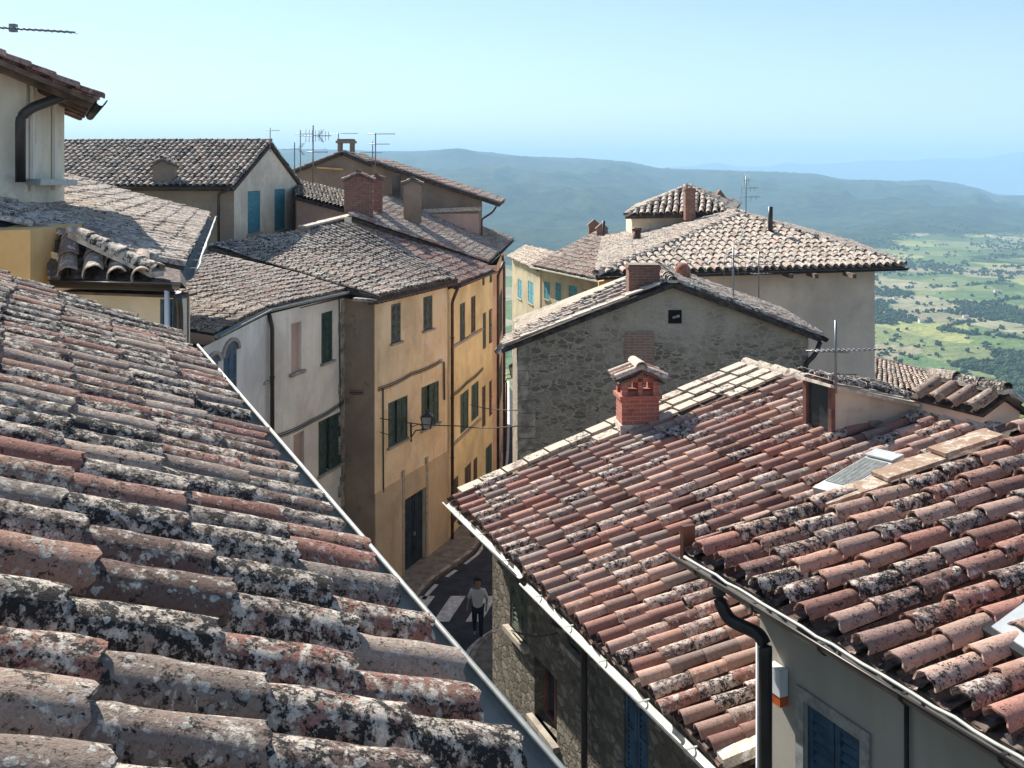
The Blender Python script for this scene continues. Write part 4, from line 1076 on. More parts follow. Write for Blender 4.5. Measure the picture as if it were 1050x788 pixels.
ridge_tiles('ridge_tiles', D, r0, r1, M['tileG'], r=.12, ex=.25, lift=.03)
gutter('gutter', D, a1, a0, M['darkmetal'], -dd_, r=.08, brackets=100)
a = pY(236, 194, 37.4); pipe(D, [a+Z3*0, pY(224, 199, 37.75), V((pY(224, 199, 37.75).x, 37.75, -4.2))], .055, M['darkmetal'])
chimney('chimney', rD, on_patch(SD, 169, 186)-Z3*.1, (1, 0, 0), (0, 1, 0), .75, .5, .75, M['brownw'], holes=False, capmat=M['tileG'])

# =================================================================== little pink house behind it (K)
K_ = empty('townhouse', (-8, 43, GZ), 'small pinkish house with a low lean-to roof just right of the turquoise-shuttered gable', 'house')
k0, k1, kr1, kr0 = pY(303, 201, 43), pY(361, 216, 41), pY(353, 197, 47), pY(300, 184, 49)
roof_quad('roof', K_, k0, k1, kr1, kr0, M['tileG'], M['deck'], sp=.22, ex=.38, r=.09, seg=5, pal=GRY, lo=.4, hi=1)
m = MB(); poly_walls(m, [(k0.x, k0.y+.2, k0.z-.12), (k1.x-.1, k1.y+.2, k1.z-.12), (kr1.x, kr1.y, kr1.z-.2), (kr0.x, kr0.y, kr0.z-.2)], -6); m.build('wall', M['pinkdark'], K_)
m = MB(); a, b, c = pY(309, 234, 38), pY(335, 228, 39), pY(357, 222, 39.8)
for u_, w_ in ((a, b), (b, c)): m.hexa([u_-Z3*1.2, w_-Z3*1.2, w_-Z3*1.2+V((0, .4, 0)), u_-Z3*1.2+V((0, .4, 0))], [u_, w_, w_+V((0, .4, 0)), u_+V((0, .4, 0))])
o = m.build('parapet', M['brownw'], K_); fix_normals(o)
m = MB(); m.beam(a+V((0, .2, .04)), b+V((0, .2, .04)), .5, .07); m.beam(b+V((0, .2, .045)), c+V((.1, .2, .045)), .5, .07); m.build('coping', M['mortar'], K_)
m = MB(); q = pY(353, 242, 39.3); m.box(q, (.26, 0, 0), (0, .3, 0), Z3*.72); o = m.build('pier', M['cream'], K_)
m = MB(); m.box(q+V((.07, -.01, .12)), (.12, 0, 0), (0, .012, 0), Z3*.4); m.build('pier_niche', M['dark'], o)

# =================================================================== dark gable with smoke-hole chimney (Mh) and long house (L)
Mh = empty('townhouse', (-10, 58, GZ), 'dark gabled house topped by a square smoke-hole chimney on the skyline', 'house')
ap, gl, gr_ = pY(351, 156, 56), pY(298, 176, 56), pY(412, 181, 56)
m = MB(); m.prism([pY(304, 176, 56.2), ap-Z3*.1+V((0, .2, 0)), pY(405, 180, 56.2), V((pY(405, 180, 56.2).x, 56.2, -8)), V((pY(304, 176, 56.2).x, 56.2, -8))], V((0, 6, 0))); o = m.build('wall', M['brownw'], Mh); fix_normals(o)
dp = V((0, 7, 0)); ap2 = ap+dp
roof_quad('roof', Mh, gl, gl+dp, ap2, ap, M['tileG'], M['deck'], sp=.26, ex=.42, r=.1, seg=5, pal=GRY, lo=.1, hi=.6) ; roof_quad('roof', Mh, gr_+dp, gr_, ap, ap2, M['tileG'], M['deck'], sp=.26, ex=.42, r=.1, seg=5, pal=GRY, lo=.1, hi=.6)
q = pY(354, 160, 56.3); w_ = .85; m = MB()
m.box(q+V((-w_/2, 0, -.3)), (w_, 0, 0), (0, .7, 0), Z3*.45)
for sx in (0, 1):
    for sy in (0, 1): m.box(q+V((-w_/2+sx*(w_-.18), sy*.52, .15)), (.18, 0, 0), (0, .18, 0), Z3*.55)
m.box(q+V((-w_/2-.09, -.09, .70)), (w_+.18, 0, 0), (0, .88, 0), Z3*.13); m.box(q+V((-w_/2-.02, -.02, .83)), (w_+.04, 0, 0), (0, .74, 0), Z3*.1)
m.build('chimney', M['brownw'], Mh)
m = MB(); a = pY(325, 172, 56.1); b = pY(352, 174, 56.1); m.beam(a, b, .1, .1); m.build('ledge', M['orangew'], Mh)
L = empty('townhouse', (-5, 53, GZ), 'brown gable-ended house with a white cornice band behind the two big chimneys', 'house')
le0, lr0 = pY(513, 209, 50.5), pY(378, 164, 50.5); dp = V((.2, 7, 0))
roof_quad('roof', L, le0, le0+dp, lr0+dp, lr0, M['tileG'], M['deck'], sp=.26, ex=.42, r=.1, seg=5, pal=GRY+TER, lo=.2, hi=.7)
m = MB(); m.prism([pY(382, 167, 51), pY(491, 204, 51), V((pY(491, 204, 51).x, 51, -8)), V((pY(382, 167, 51).x, 51, -8))], V((0, 5.5, 0))); o = m.build('wall', M['brownw'], L); fix_normals(o)
m = MB(); m.beam(pY(430, 217, 50.95), pY(493, 214, 50.95), .14, .2); m.build('cornice_band', M['mortar'], L)
m = MB(); m.box(pY(430, 242, 50.9), pY(491, 242, 50.9)-pY(430, 242, 50.9), (0, .08, 0), Z3*1.1); m.build('lower_wall', M['pinkdark'], L)
pipe(L, [pY(509, 212, 50.6), pY(505, 218, 50.7), pY(494, 225, 50.9), V((pY(494, 225, 50.9).x, 50.9, -6))], .05, M['copper'])
m = MB(); q = pY(405, 205, 50.2); m.box(pY(402, 203, 50.4), (.42, 0, 0), (0, .05, 0), Z3*1.2); m.build('attic_window', M['glass'], L)

# =================================================================== left house with roof terrace tower (L1, V)
L1 = empty('townhouse', (-6, 14, GZ), 'cream house behind the near roof with one blue shutter and a pale sagging gutter', 'house')
l0, l1 = pz(187, 276, -1.2), pz(215, 221, -1.2)
upL = V((-.965, -.26, .29)); lr0_, lr1_ = l0+upL*4.2, l1+upL*4.2
kw = dict(sp=.215, ex=.36, r=.084, pal=GRY, lo=.3, hi=.95, wave=.04)
rL, SL = roof_quad('roof', L1, l0, l1, lr1_, lr0_, M['tileG2'], M['deck'], seg=7, **kw)
s0 = pz(60, 284, -1.22); s1 = pz(184, 288, -1.22); sr0 = V((-5.45, 12.25, -.80)); sr1 = l0+V((-.05, .0, .02))
roof_quad('roof', L1, s0, s1, sr1, sr0, M['tileG2'], M['deckl'], sp=.33, ex=.42, r=.125, seg=10, ls=2, pal=GRY, near=True, chan=True, lo=.3, hi=.5, keep=lambda u, v, P: u < .78)
ridge_tiles('hip_tiles', L1, lerp(s0, s1, .80)+V((0, .12, .07)), sr0+V((.22, .0, .06)), M['tileG2'], r=.115, ex=.3, near=True, seg=10)
gd = (s1-s0).normalized(); go = V((gd.y, -gd.x, 0))
gutter('gutter', L1, s0-go*.02, s1-go*.02, M['darkmetal'], go, r=.09, brackets=100)
m = MB(); m.box(s0-Z3*.2-go*.35, s1-s0, go*.33, Z3*.03); m.build('soffit', M['soffit'], L1)
ol_ = V(((l1-l0).y, -(l1-l0).x, 0)).normalized()
gutter('gutter', L1, l0-Z3*.02-ol_*.04, l1-Z3*.02-ol_*.04, M['zinc'], ol_, r=.10, brackets=1.2)
cable = []
for k in range(16): cable.append(lerp(l0, l1, k/15)+ol_*(.17+.008*math.sin(k*2.1))-Z3*(.03+.01*math.sin(k*1.7)))
m = MB(); m.tube(cable, .014, 6); m.build('lead_strip', M['zinclight'], L1)
wy = 11.95; wa = V(((68-CX)/F*12.1, 12.1, 0)); wb = V(((181-CX)/F*11.9, 11.9, 0))
Lf = Facade(wa, wb, GZ, -1.36); lop = Lf.opening(164, 186, 307, 420)
m = MB(); Lf.mesh(m); wc = wb+dvp(150)*15
poly_walls(m, [(wb.x, wb.y, -1.36), (wc.x, wc.y, -1.4), (wc.x-3, wc.y, -.4), (wa.x-3, wa.y+.5, -.15), (wa.x, wa.y, -1.0)], GZ, skip=(4,)); m.build('wall', M['cream'], L1)
window(L1, Lf, lop, 'closed', 'shut_blue', sill=False)
m = MB(); wbox(m, Lf, Lf.L-1.02, Lf.L-.3, GZ, -1.37, .003, .012)
op_ = MB(); oa = V(((-60-CX)/F*11.2, 11.2, 0)); ob = V(((31-CX)/F*11.6, 11.6, 0))
op_.box(V((oa.x, oa.y, GZ)), ob-oa, V((0, 1.4, 0)), Z3*(GZ*-1-.66)); op_.build('orange_wing', M['orangew'], L1)
pipe(L1, [s1+V((-.0, -.08, -.12)), s1+V((.0, -.02, -.35)), V((s1.x, s1.y-.02, GZ))], .05, M['darkmetal'])
wpp = MB(); wpp.tube([s1+V((-.12, -.06, -.1)), V((s1.x-.12, s1.y-.05, GZ))], .03, 8); wpp.build('downpipe', M['whiteplastic'], L1)
# roof-top tower at the far left
Vt = empty('roof_tower', (-8, 16, -.6), 'small plastered tower room with overhanging eave rising from the roof at the left edge', 'tower room')
va, vb_, vc = pY(-60, 190, 14.2), pY(27, 190, 15.0), pY(66, 190, 17.2)
zt = pY(27, 82, 15).z
m = MB(); poly_walls(m, [(va.x, va.y, zt+.5), (vb_.x, vb_.y, zt+.06), (vc.x, vc.y, zt+.06), (vc.x-6, vc.y+1.8, zt+.5)], -1.1); m.build('wall', M['greige'], Vt)
for (t_, w__) in ((.06, .07), (.62, .09)):
    m = MB()
    q = lerp(V((vb_.x, vb_.y, 0)), V((vc.x, vc.y, 0)), t_); n_ = V(((vc-vb_).y, -(vc-vb_).x, 0)).normalized()
    m.box(q+n_*.01+Z3*-.3, (vc-vb_).normalized()*w__, n_*.05, Z3*(zt+.3)); m.build('pilaster_strip', M['white'], Vt)
te0, te1 = pY(96, 99, 16.0), pY(88, 92, 20.0); tr0_, tr1_ = pY(-40, 47, 13.2), pY(-40, 52, 17.5)
te0 = pY(99, 100, 15.2); te1 = te0+V((-1.9, 4.2, .0)); tr0_ = pY(-60, 33, 13.4); tr1_ = tr0_+V((-1.9, 4.2, 0))
roof_quad('roof', Vt, te0, te1, tr1_, tr0_, M['tileR'], M['soffit'], sp=.25, ex=.38, r=.1, seg=6, pal=TER, thick=.07, lo=.2, hi=.8)
m = MB()
for k in range(5):
    a = lerp(te0, te1, .06+.22*k); b = lerp(tr0_, tr1_, .06+.22*k); m.beam(lerp(a, b, .05)-Z3*.14, lerp(a, b, .7)-Z3*.14, .09, .1)
m.build('rafter_tails', M['soffit'], Vt)
gutter('gutter', Vt, te0-Z3*.02, te1-Z3*.02, M['darkmetal'], (1, .1, 0), r=.08, brackets=100)
pipe(Vt, [pY(72, 97, 15.3), pY(62, 100, 15.1), pY(32, 111, 14.8), pY(21, 120, 14.75), pY(21, 187, 14.75)], .075, M['darkmetal'])
m = MB(); m.box(pY(27, 190, 14.9), vc-vb_, V((.3, -.2, 0)), Z3*.09); m.build('lead_flashing', M['zinclight'], Vt)
# =================================================================== aerials
antenna('television_aerial', on_patch(BS, 872, 413)*1.0+V((0, 0, .0)) if 0 else pY(857, 392, 13.6), .82, 'aerial with a long comb arm standing on the dormer roof, right of centre', [(.42, 1.0, .12, 14, .26, 'h'), (.40, .55, 2.9, 2, .2, 'h'), (.1, .4, .0, 2, .1, 'h')])
antenna('television_aerial', pY(752, 326, 25.5), 1.75, 'thin aerial mast on the grey right-hand slope of the stone gable house', [(1.55, .5, .4, 6, .4, 'h'), (1.25, .9, .1, 5, .5, 'v')], r=.02)
antenna('television_aerial', pY(778, 300, 27.5), 1.1, 'low aerial with a horizontal comb behind the stone gable, against the taupe wall', [(.75, .9, .0, 9, .4, 'h'), (.5, .6, .3, 5, .3, 'h')])
antenna('television_aerial', pY(765, 222, 39.8), 1.55, 'tall thin aerial standing beside the apex of the big hip roof', [(1.4, .3, .6, 3, .5, 'v'), (1.1, .7, .1, 4, .4, 'v'), (.75, .8, .1, 4, .4, 'v')])
antenna('television_aerial', pY(321, 186, 44), 2.4, 'tallest skyline aerial with a cluster of arms, left of the smoke-hole chimney', [(1.95, 1.1, .1, 8, .6, 'v'), (1.95, .9, 3.0, 3, .5, 'panel'), (1.25, .9, .1, 4, .3, 'h')], r=.03)
antenna('television_aerial', pY(302, 182, 47), 1.6, 'short aerial with a single fan between the gable and the tallest aerial', [(1.3, .9, 2.9, 3, .6, 'panel')], r=.025)
antenna('television_aerial', pY(308, 178, 52), 2.2, 'slim aerial standing just left of the tallest one on the skyline', [(2.0, .9, .2, 7, .5, 'h')], r=.025)
antenna('television_aerial', pY(277, 152, 38), .75, 'small aerial rising from the apex of the turquoise-shuttered gable', [(.65, .5, .0, 6, .25, 'h')], r=.016)
antenna('television_aerial', pY(347, 158, 58), 1.2, 'aerial with one long arm standing behind the smoke-hole chimney', [(1.15, 1.6, -.1, 10, .4, 'h')], r=.025)
antenna('television_aerial', pY(385, 174, 50.5), 1.8, 'aerial with two horizontal arms, right-hand one of the skyline pair', [(1.75, 1.4, .0, 9, .5, 'h'), (1.25, 1.0, .0, 6, .4, 'h')], r=.03)
antenna('television_aerial', pY(382, 172, 51), 1.3, 'shorter aerial with one arm pointing left, touching the two-armed one', [(.75, 1.6, 3.1, 9, .4, 'h')], r=.025)
t = antenna('television_aerial', pY(-22, 60, 13), 1.1, 'aerial boom reaching into the sky at the top left corner', [], r=.02)
m = MB(); a, b = pY(-25, 27, 13), pY(77, 33.5, 13); m.tube([a, b], .013, 6)
for k in range(16):
    q = lerp(a, b, (k+.5)/16); m.tube([q-V((0, .17, 0)), q+V((0, .17, 0))], .004, 4)
q = lerp(a, b, .30)
for sg in (1, -1):
    for j in range(6): qq = q+V((-.30+.01*j, 0, sg*(.05+.045*j))); m.tube([qq-V((0, .3, 0)), qq+V((0, .3, 0))], .004, 4)
m.box(q+V((.06, -.04, -.05)), (.08, 0, 0), (0, .08, 0), (0, 0, .1)); m.build('receiver_arm', M['antenna'], t)

# =================================================================== facade cables and lanterns
def cable_on(name, pts, r, label, cat='cable'):
    m = MB(); P = []
    for i in range(len(pts)-1):
        for k in range(8):
            t = k/8; q = lerp(pts[i], pts[i+1], t); q = q-Z3*.06*math.sin(math.pi*t); P.append(q)
    P.append(pts[-1]); m.tube(P, r, 6); o = m.build(name, M['cable'], None); tag(o, label, cat); return o
def bundle(name, pts, label):
    m = MB()
    for dz, r in ((0, .018), (.06, .012), (-.05, .010)):
        P = []
        for i in range(len(pts)-1):
            for k in range(8):
                t = k/8; P.append(lerp(pts[i], pts[i+1], t)+Z3*(dz-.05*math.sin(math.pi*t)))
        P.append(pts[-1]+Z3*dz); m.tube(P, r, 6)
    o = m.build(name, M['cable'], None); tag(o, label, 'cable')
bundle('cable_bundle', [F2.px(278, 449, .06), F2.px(318, 432, .06), F2.px(351, 412, .06)], 'bundle of black cables climbing across the pink wall below the blind window')
bundle('cable_bundle', [V((*(oc+(o0-oc)*.3).xy, Of.z_at(386, 399)-.12))+V((-.1, -.15, 0)), Of.px(388, 399, .07), Of.px(420, 384, .06), Of.px(452, 370, .06)], 'bundle of black cables running across the ochre wall between the two window rows')
bundle('cable_bundle', [Hf.px(463, 405, .07), Hf.px(477, 393, .06), Hf.px(494, 378, .06)], 'bundle of cables slanting up across the yellow wall')
cable_on('conduit', [Of.px(454, 371, .05), Of.px(454.5, 410, .05)], .03, 'short vertical conduit at the right edge of the ochre wall')
cable_on('conduit', [Of.px(392, 399, .03), Of.px(392.5, 505, .03)], .022, 'long thin conduit down the left edge of the ochre wall')
cable_on('conduit', [F2.px(347, 300, .03), F2.px(348, 420, .03)], .018, 'thin conduit beside the corner stones of the pink wall')
cable_on('overhead_cable', [Of.px(387, 429, .1), pY(470, 437, 33), pY(531, 437, 24)], .016, 'thin overhead wire from the ochre wall to the corner of the stone gable')
cable_on('overhead_cable', [Of.px(387, 443, .1), Of.px(405, 446, .5)], .014, 'short wire reaching from the ochre wall to the lantern')
cable_on('overhead_cable', [Bf.px(528, 646, .05), Bf.px(590, 646, .25)], .012, 'thin wire stretched along the shaded stone wall under the eave')
cable_on('overhead_cable', [Hf.px(480, 415, .1), pY(531, 421, 24)], .012, 'thin wire from the yellow wall to the stone house')
def lantern(base, label, s=1., arm=V((.5, -.2, 0))):
    t = empty('wall_lantern', base, label, 'street lamp', 'wall lanterns on the lane')
    m = MB(); c = base+arm; m.tube([base-Z3*.35, base+arm*.3-Z3*.1, c-Z3*.02], .022, 6); m.tube([base-Z3*.5, base+Z3*.15], .03, 6)
    m.tube([base+Z3*.0, base+arm*.5+Z3*.12, c+Z3*.0], .015, 6); m.build('bracket', M['darkmetal'], t)
    m = MB(); w0, w1, h = .14*s, .24*s, .5*s; c2 = c+Z3*.02
    m.hexa([c2+V((x*w0, y*w0, 0)) for x, y in ((-1, -1), (1, -1), (1, 1), (-1, 1))], [c2+V((x*w1, y*w1, h)) for x, y in ((-1, -1), (1, -1), (1, 1), (-1, 1))]); m.build('glass_body', M['lamp_glass'], t)
    m = MB()
    for x, y in ((-1, -1), (1, -1), (1, 1), (-1, 1)): m.beam(c2+V((x*w0, y*w0, 0)), c2+V((x*w1, y*w1, h)), .03, .03)
    k = [c2+V((x*w1*1.12, y*w1*1.12, h)) for x, y in ((-1, -1), (1, -1), (1, 1), (-1, 1))]
    ap_ = c2+Z3*(h+.2*s)
    for i in range(4): m.poly([k[i], k[(i+1) % 4], ap_])
    m.poly(k[::-1]); m.tube([ap_-Z3*.04, ap_+Z3*.08], .03, 6); m.build('frame', M['darkmetal'], t)
M['lamp_glass'] = plain('milky_lamp_glass', (.42, .44, .44), .25, spec=.5)
lantern(Of.px(421, 438, .02), 'iron wall lantern on a bracket beside the ajar shutters of the ochre house', .8, on*.6)
lantern(V((-.35, 44.5, 0))+Z3*-8.9, 'iron wall lantern at the far end of the yellow house, over the lane', .9, V((.45, -.2, 0)))

# =================================================================== ground, road, pavements
def sheet(name, L, Rr, z, mat, th=0):
    m = MB()
    for i in range(len(L)-1):
        a, b, c, d = [V((*p, z)) for p in (L[i], Rr[i], Rr[i+1], L[i+1])]
        if th: m.hexa([x-Z3*th for x in (a, b, c, d)], [a, b, c, d])
        else: m.poly([a, b, c, d])
    o = m.build(name, mat, None, (0, 30, z)); tag(o, kind='structure'); fix_normals(o); return o
def smooth(pts, n=6):
    out = []
    for i in range(len(pts)-1):
        p0 = V(pts[max(i-1, 0)]).to_3d(); p1 = V(pts[i]).to_3d(); p2 = V(pts[i+1]).to_3d(); p3 = V(pts[min(i+2, len(pts)-1)]).to_3d()
        for k in range(n):
            t = k/n; q = .5*((2*p1)+(p2-p0)*t+(2*p0-5*p1+4*p2-p3)*t*t+(3*p1-p0-3*p2+p3)*t**3); out.append((q.x, q.y))
    out.append(tuple(pts[-1])); return out
Lk = smooth([(-3.6, 8), (-3.7, 14), (-3.9, 20), (-3.75, 26), (-3.2, 31), (-2.72, 33.3), (-2.14, 34.6), (-1.6, 35.7), (-1.2, 37), (-.75, 41), (-.45, 46), (-.35, 52), (-.4, 66)])
Rk = smooth([(.6, 8), (-.4, 14), (-1.35, 20), (-1.35, 26), (-1.15, 28.4), (-.95, 29.2), (-.4, 30.1), (.5, 31), (1.6, 32.4), (2.0, 35), (1.9, 40), (1.7, 46), (1.6, 52), (1.8, 66)])
sheet('road', Lk, Rk, GZ-.02, M['asphalt'])
sheet('pavement_left', [(x-12, y) for x, y in Lk], Lk, GZ+.10, M['paving'], th=.25)
sheet('pavement_right', Rk, [(x+12, y) for x, y in Rk], GZ+.06, M['paving'], th=.2)
m = MB()
def strip(m, pts, w, z, off):
    for i in range(len(pts)-1):
        a, b = V((*pts[i], z)), V((*pts[i+1], z)); d = (b-a).normalized(); n = V((d.y, -d.x, 0))
        m.poly([a+n*off, a+n*(off+w), b+n*(off+w), b+n*off])
zp = GZ-.016
strip(m, [p for p in Lk if p[1] > 35.3], .12, zp, .10); strip(m, [p for p in Rk if 25 < p[1] < 30.5], -.13, zp, -.08)
strip(m, [p for p in Lk if 34.2 < p[1] < 34.9], .14, zp, .1); strip(m, [p for p in Lk if 32.3 < p[1] < 33.8], .14, zp, .1)
for i in range(6):
    x = -3.1+i*.98
    a = V((x-.25, 30.75, zp)); m.poly([a, a+V((.48, 0, 0)), a+V((.48+.42, 1.85, 0)), a+V((.42, 1.85, 0))])
o = m.build('road_markings', M['paint'], None, (0, 30, zp)); tag(o, kind='structure'); fix_normals(o)
m = MB()
for pts, s in ((Lk, -1), (Rk, 1)):
    for i in range(len(pts)-1):
        a, b = V((*pts[i], 0)), V((*pts[i+1], 0)); d = (b-a).normalized(); n = V((d.y, -d.x, 0))*s
        z0, z1 = GZ-.03, GZ+.115
        m.hexa([a+Z3*z0, b+Z3*z0, b+n*.14+Z3*z0, a+n*.14+Z3*z0], [a+Z3*z1, b+Z3*z1, b+n*.14+Z3*z1, a+n*.14+Z3*z1])
o = m.build('kerb', M['quoin'], None, (0, 30, GZ)); tag(o, kind='structure'); fix_normals(o)

# =================================================================== terrain, valley, hills
def interp(x, tab):
    if x <= tab[0][0]: return tab[0][1]
    for (a, va), (b, vb) in zip(tab, tab[1:]):
        if x <= b: 
            t = (x-a)/(b-a); t = t*t*(3-2*t)*.5+t*.5
            return va+(vb-va)*t
    return tab[-1][1]
near_y = [(-900, 175), (-300, 168), (0, 160), (200, 154), (300, 154), (415, 156), (470, 154), (500, 157), (540, 161), (600, 163), (640, 166), (680, 173), (720, 174), (780, 176), (831, 178), (870, 184.5), (924, 186), (950, 184.5), (975, 187), (998, 192), (1024, 200), (1050, 201), (1150, 205), (1400, 200), (1800, 190)]
far_y = [(-900, 170), (300, 172), (660, 174), (700, 171), (735, 167), (760, 171), (785, 171), (806, 166.5), (830, 168.5), (849, 168), (896, 164.5), (930, 165), (960, 162.5), (998, 163), (1050, 156), (1120, 152), (1300, 160), (1800, 168)]
foot_Y = [(-900, 2500), (415, 2500), (640, 2700), (880, 3100), (950, 3500), (1100, 3700), (1800, 3500)]
def sst(t): t = max(0., min(1., t)); return t*t*(3-2*t)
KV = .75
def height(px, Y):
    if Y > 60: return KV*height0(px, Y/KV) if Y > 640 else GZ-.1-(250*KV+GZ-.1)*(1-(1-min(1, (Y-60)/600))**1.5)
    return GZ-.10
def height0(px, Y):
    X = (px-CX)/F*Y
    z = -250.
    Yf = interp(px, foot_Y); Yr = 9000+500*math.sin(px*.006)
    hr = (HY-interp(px, near_y))/F*Yr
    if Y > Yf and Y < 16000:
        if Y <= Yr:
            t = (Y-Yf)/(Yr-Yf); k = sst(t)**.95
            q = V((X/1100, Y/1500, .3)); rr = 1-abs(noise.fractal(q, 1., 2., 4))*2
            g = (rr-.55)*120+noise.fractal(q*4, 1., 2, 3)*36
            z = -250+(hr+250)*k+g*min(1, t*5)*sst((1-t)*2.2)
            if t > .96: z += noise.noise(V((px*.9, 3, 1)))*6+abs(noise.noise(V((px*2.3, 7, 1))))*9
        else: z = lerp(hr, -275, sst((Y-Yr)/2000))
    if Y >= 11600: z = -275
    if Y > 19000:
        hf = (HY-interp(px, far_y))/F*22500
        z = lerp(-275, hf, sst((Y-19000)/3500)) if Y < 22500 else hf
        if Y > 19500: z += noise.fractal(V((X/2500, Y/2500, 1)), 1, 2, 4)*70*sst((22500-Y)/1500)*sst((Y-19500)/1000)
    return z
pxs = []; x = -900
while x < 1900:
    pxs.append(x); x += 3 if 380 <= x < 1100 else (12 if 250 <= x < 1250 else 50)
Ys = [8]; y = 60
while y < 19500: Ys.append(y); y *= (1.022 if (1700 < y < 7700 or 14000 < y < 17500) else 1.045)
m = MB(); idx = []
hz_cache = []
for Y in Ys:
    row = []
    for px in pxs:
        z = height(px, Y); f = 0
        X = (px-CX)/F*Y
        Yf = interp(px, foot_Y)
        f = sst((Y/KV-Yf*.86)/(Yf*.40)-noise.noise(V((X/700, Y/500, 0)))*.6) if Y > 800 else 0
        row.append(m.vert((X, Y, z), (f, 0, 0, 1)))
    idx.append(row)
for i in range(len(Ys)-1):
    for j in range(len(pxs)-1): m.face([idx[i][j], idx[i][j+1], idx[i+1][j+1], idx[i+1][j]], True)
def land_mat():
    mt, nt, b = new_mat('valley_land'); g = NT(nt)
    tc = g.n('ShaderNodeTexCoord'); mp = g.n('ShaderNodeMapping'); g.l(tc.outputs['Object'], mp.inputs[0])
    mp.inputs['Scale'].default_value = (1/95, 1/150, 0); mp.inputs['Rotation'].default_value = (0, 0, .35)
    nn = g.n('ShaderNodeTexNoise'); nn.inputs['Scale'].default_value = 1.1; g.l(mp.outputs[0], nn.inputs['Vector'])
    cv = g.mix(.5, mp.outputs[0], nn.outputs['Color'], 'ADD')
    v = g.n('ShaderNodeTexVoronoi'); v.inputs['Scale'].default_value = 1; v.inputs['Randomness'].default_value = .85; g.l(cv, v.inputs['Vector'])
    sx = g.n('ShaderNodeSeparateColor'); g.l(v.outputs['Color'], sx.inputs[0])
    r = g.n('ShaderNodeValToRGB'); g.l(sx.outputs[0], r.inputs[0]); r.color_ramp.interpolation = 'CONSTANT'
    cols = [(0, (.12, .16, .06)), (.16, (.34, .34, .12)), (.28, (.14, .19, .07)), (.42, (.32, .27, .17)), (.54, (.10, .13, .05)), (.68, (.22, .24, .10)), (.8, (.36, .32, .20)), (.9, (.12, .18, .07))]
    while len(r.color_ramp.elements) < len(cols): r.color_ramp.elements.new(.5)
    for e, (p, c) in zip(r.color_ramp.elements, cols): e.position = p; e.color = (*c, 1)
    co = g.coords((1, 1, 1))
    n1 = g.noise(co, .02, 6, .65); n2 = g.noise(co, .0035, 6, .65, .3); n3 = g.noise(co, .09, 4, .6)
    k = g.mix(g.math('MULTIPLY', g.ramp(n1, .35, .65), .35), r.outputs[0], (.06, .09, .03))
    wood = g.ramp(n2, .60, .64); k = g.mix(wood, k, (.03, .05, .02))
    fo = g.mix(g.ramp(n1, .35, .65), (.008, .015, .010), (.040, .055, .024)); fo = g.mix(g.math('MULTIPLY', g.ramp(n2, .52, .58), .4), fo, (.07, .09, .04))
    at = g.n('ShaderNodeAttribute', attribute_name='tint'); s2 = g.n('ShaderNodeSeparateColor'); g.l(at.outputs['Color'], s2.inputs[0])
    ff = g.ramp(g.math('ADD', s2.outputs[0], g.math('MULTIPLY', g.math('SUBTRACT', n1, .5), 1.1)), .42, .58)
    g.l(g.mix(ff, k, fo), b.inputs['Base Color'])
    b.inputs['Roughness'].default_value = .95; b.inputs['Specular IOR Level'].default_value = .05
    bp = g.n('ShaderNodeBump'); bp.inputs['Distance'].default_value = 14; bp.inputs['Strength'].default_value = .8
    g.l(g.math('ADD', n1, g.math('MULTIPLY', n3, .3)), bp.inputs['Height']); g.l(bp.outputs[0], b.inputs['Normal'])
    return mt
hl = m.build('hills', land_mat(), None, (0, 0, GZ)); tag(hl, kind='structure')
def water_mat():
    mt, nt, b = new_mat('lake_water'); b.inputs['Base Color'].default_value = (.10, .16, .19, 1); b.inputs['Roughness'].default_value = .12; b.inputs['Specular IOR Level'].default_value = .5
    return mt
m = MB(); m.poly([(1800, 8500, -196.5), (12000, 8500, -196.5), (16500, 16000, -196.5), (1800, 16000, -196.5)]); wt = m.build('lake_water', water_mat(), None, (6700, 10500, -196.5)); tag(wt, kind='structure')

# trees of the plain
M['leaf'] = plain('valley_foliage', (.045, .070, .032), .9, var=.45, vs=.22, spec=.1)
def clump(rnd, n=5):
    """a crown of many lumpy leaf masses, unit size"""
    me = bmesh.new()
    for k in range(n):
        c = V((rnd.uniform(-.38, .38), rnd.uniform(-.38, .38), rnd.uniform(.3, .75))); s = rnd.uniform(.22, .36)
        r = bmesh.ops.create_icosphere(me, subdivisions=1, radius=s, matrix=Matrix.Translation(c))
        for v in r['verts']: v.co += (v.co-c)*(noise.noise(v.co*7+V((k, 0, 0)))*.9)
    return me
tr = random.Random(5)
protos = []
for k in range(5):
    b = clump(tr, 4); b.verts.ensure_lookup_table(); vs = [v.co.copy() for v in b.verts]; b.verts.index_update(); fs = [[v.index for v in f.verts] for f in b.faces]; b.free(); protos.append((vs, fs))
m = MB(); cand = []
tries = 0
while len(cand) < 7500 and tries < 200000:
    tries += 1
    py = 238+ (tr.random()**.8)*172; px = tr.uniform(860, 1130)
    Y = 250*KV*F/(py-HY)
    X = (px-CX)/F*Y
    if Y < 700: continue
    d = noise.fractal(V((X/150, Y/260, 2.2)), 1, 2, 4)
    row = abs(noise.noise(V((X/260, Y/170, 9))))
    if d > .10 or row < .03 or tr.random() < .02: cand.append((X, Y, px))
cand.sort(key=lambda c: c[1])
lonely = cand[::70][:90]
ls_ = set(lonely)
for c_ in cand:
    if c_ in ls_: continue
    X, Y, px = c_; vs, fs = tr.choice(protos); s = tr.uniform(3.2, 7.5); z = height(px, Y)
    base = len(m.v); ca, sa = math.cos(tr.random()*6), math.sin(tr.random()*6)
    for v in vs: m.vert((X+v.x*s, Y+v.y*s, z+v.z*s*.85-.5))
    for f in fs: m.face([base+i for i in f], True)
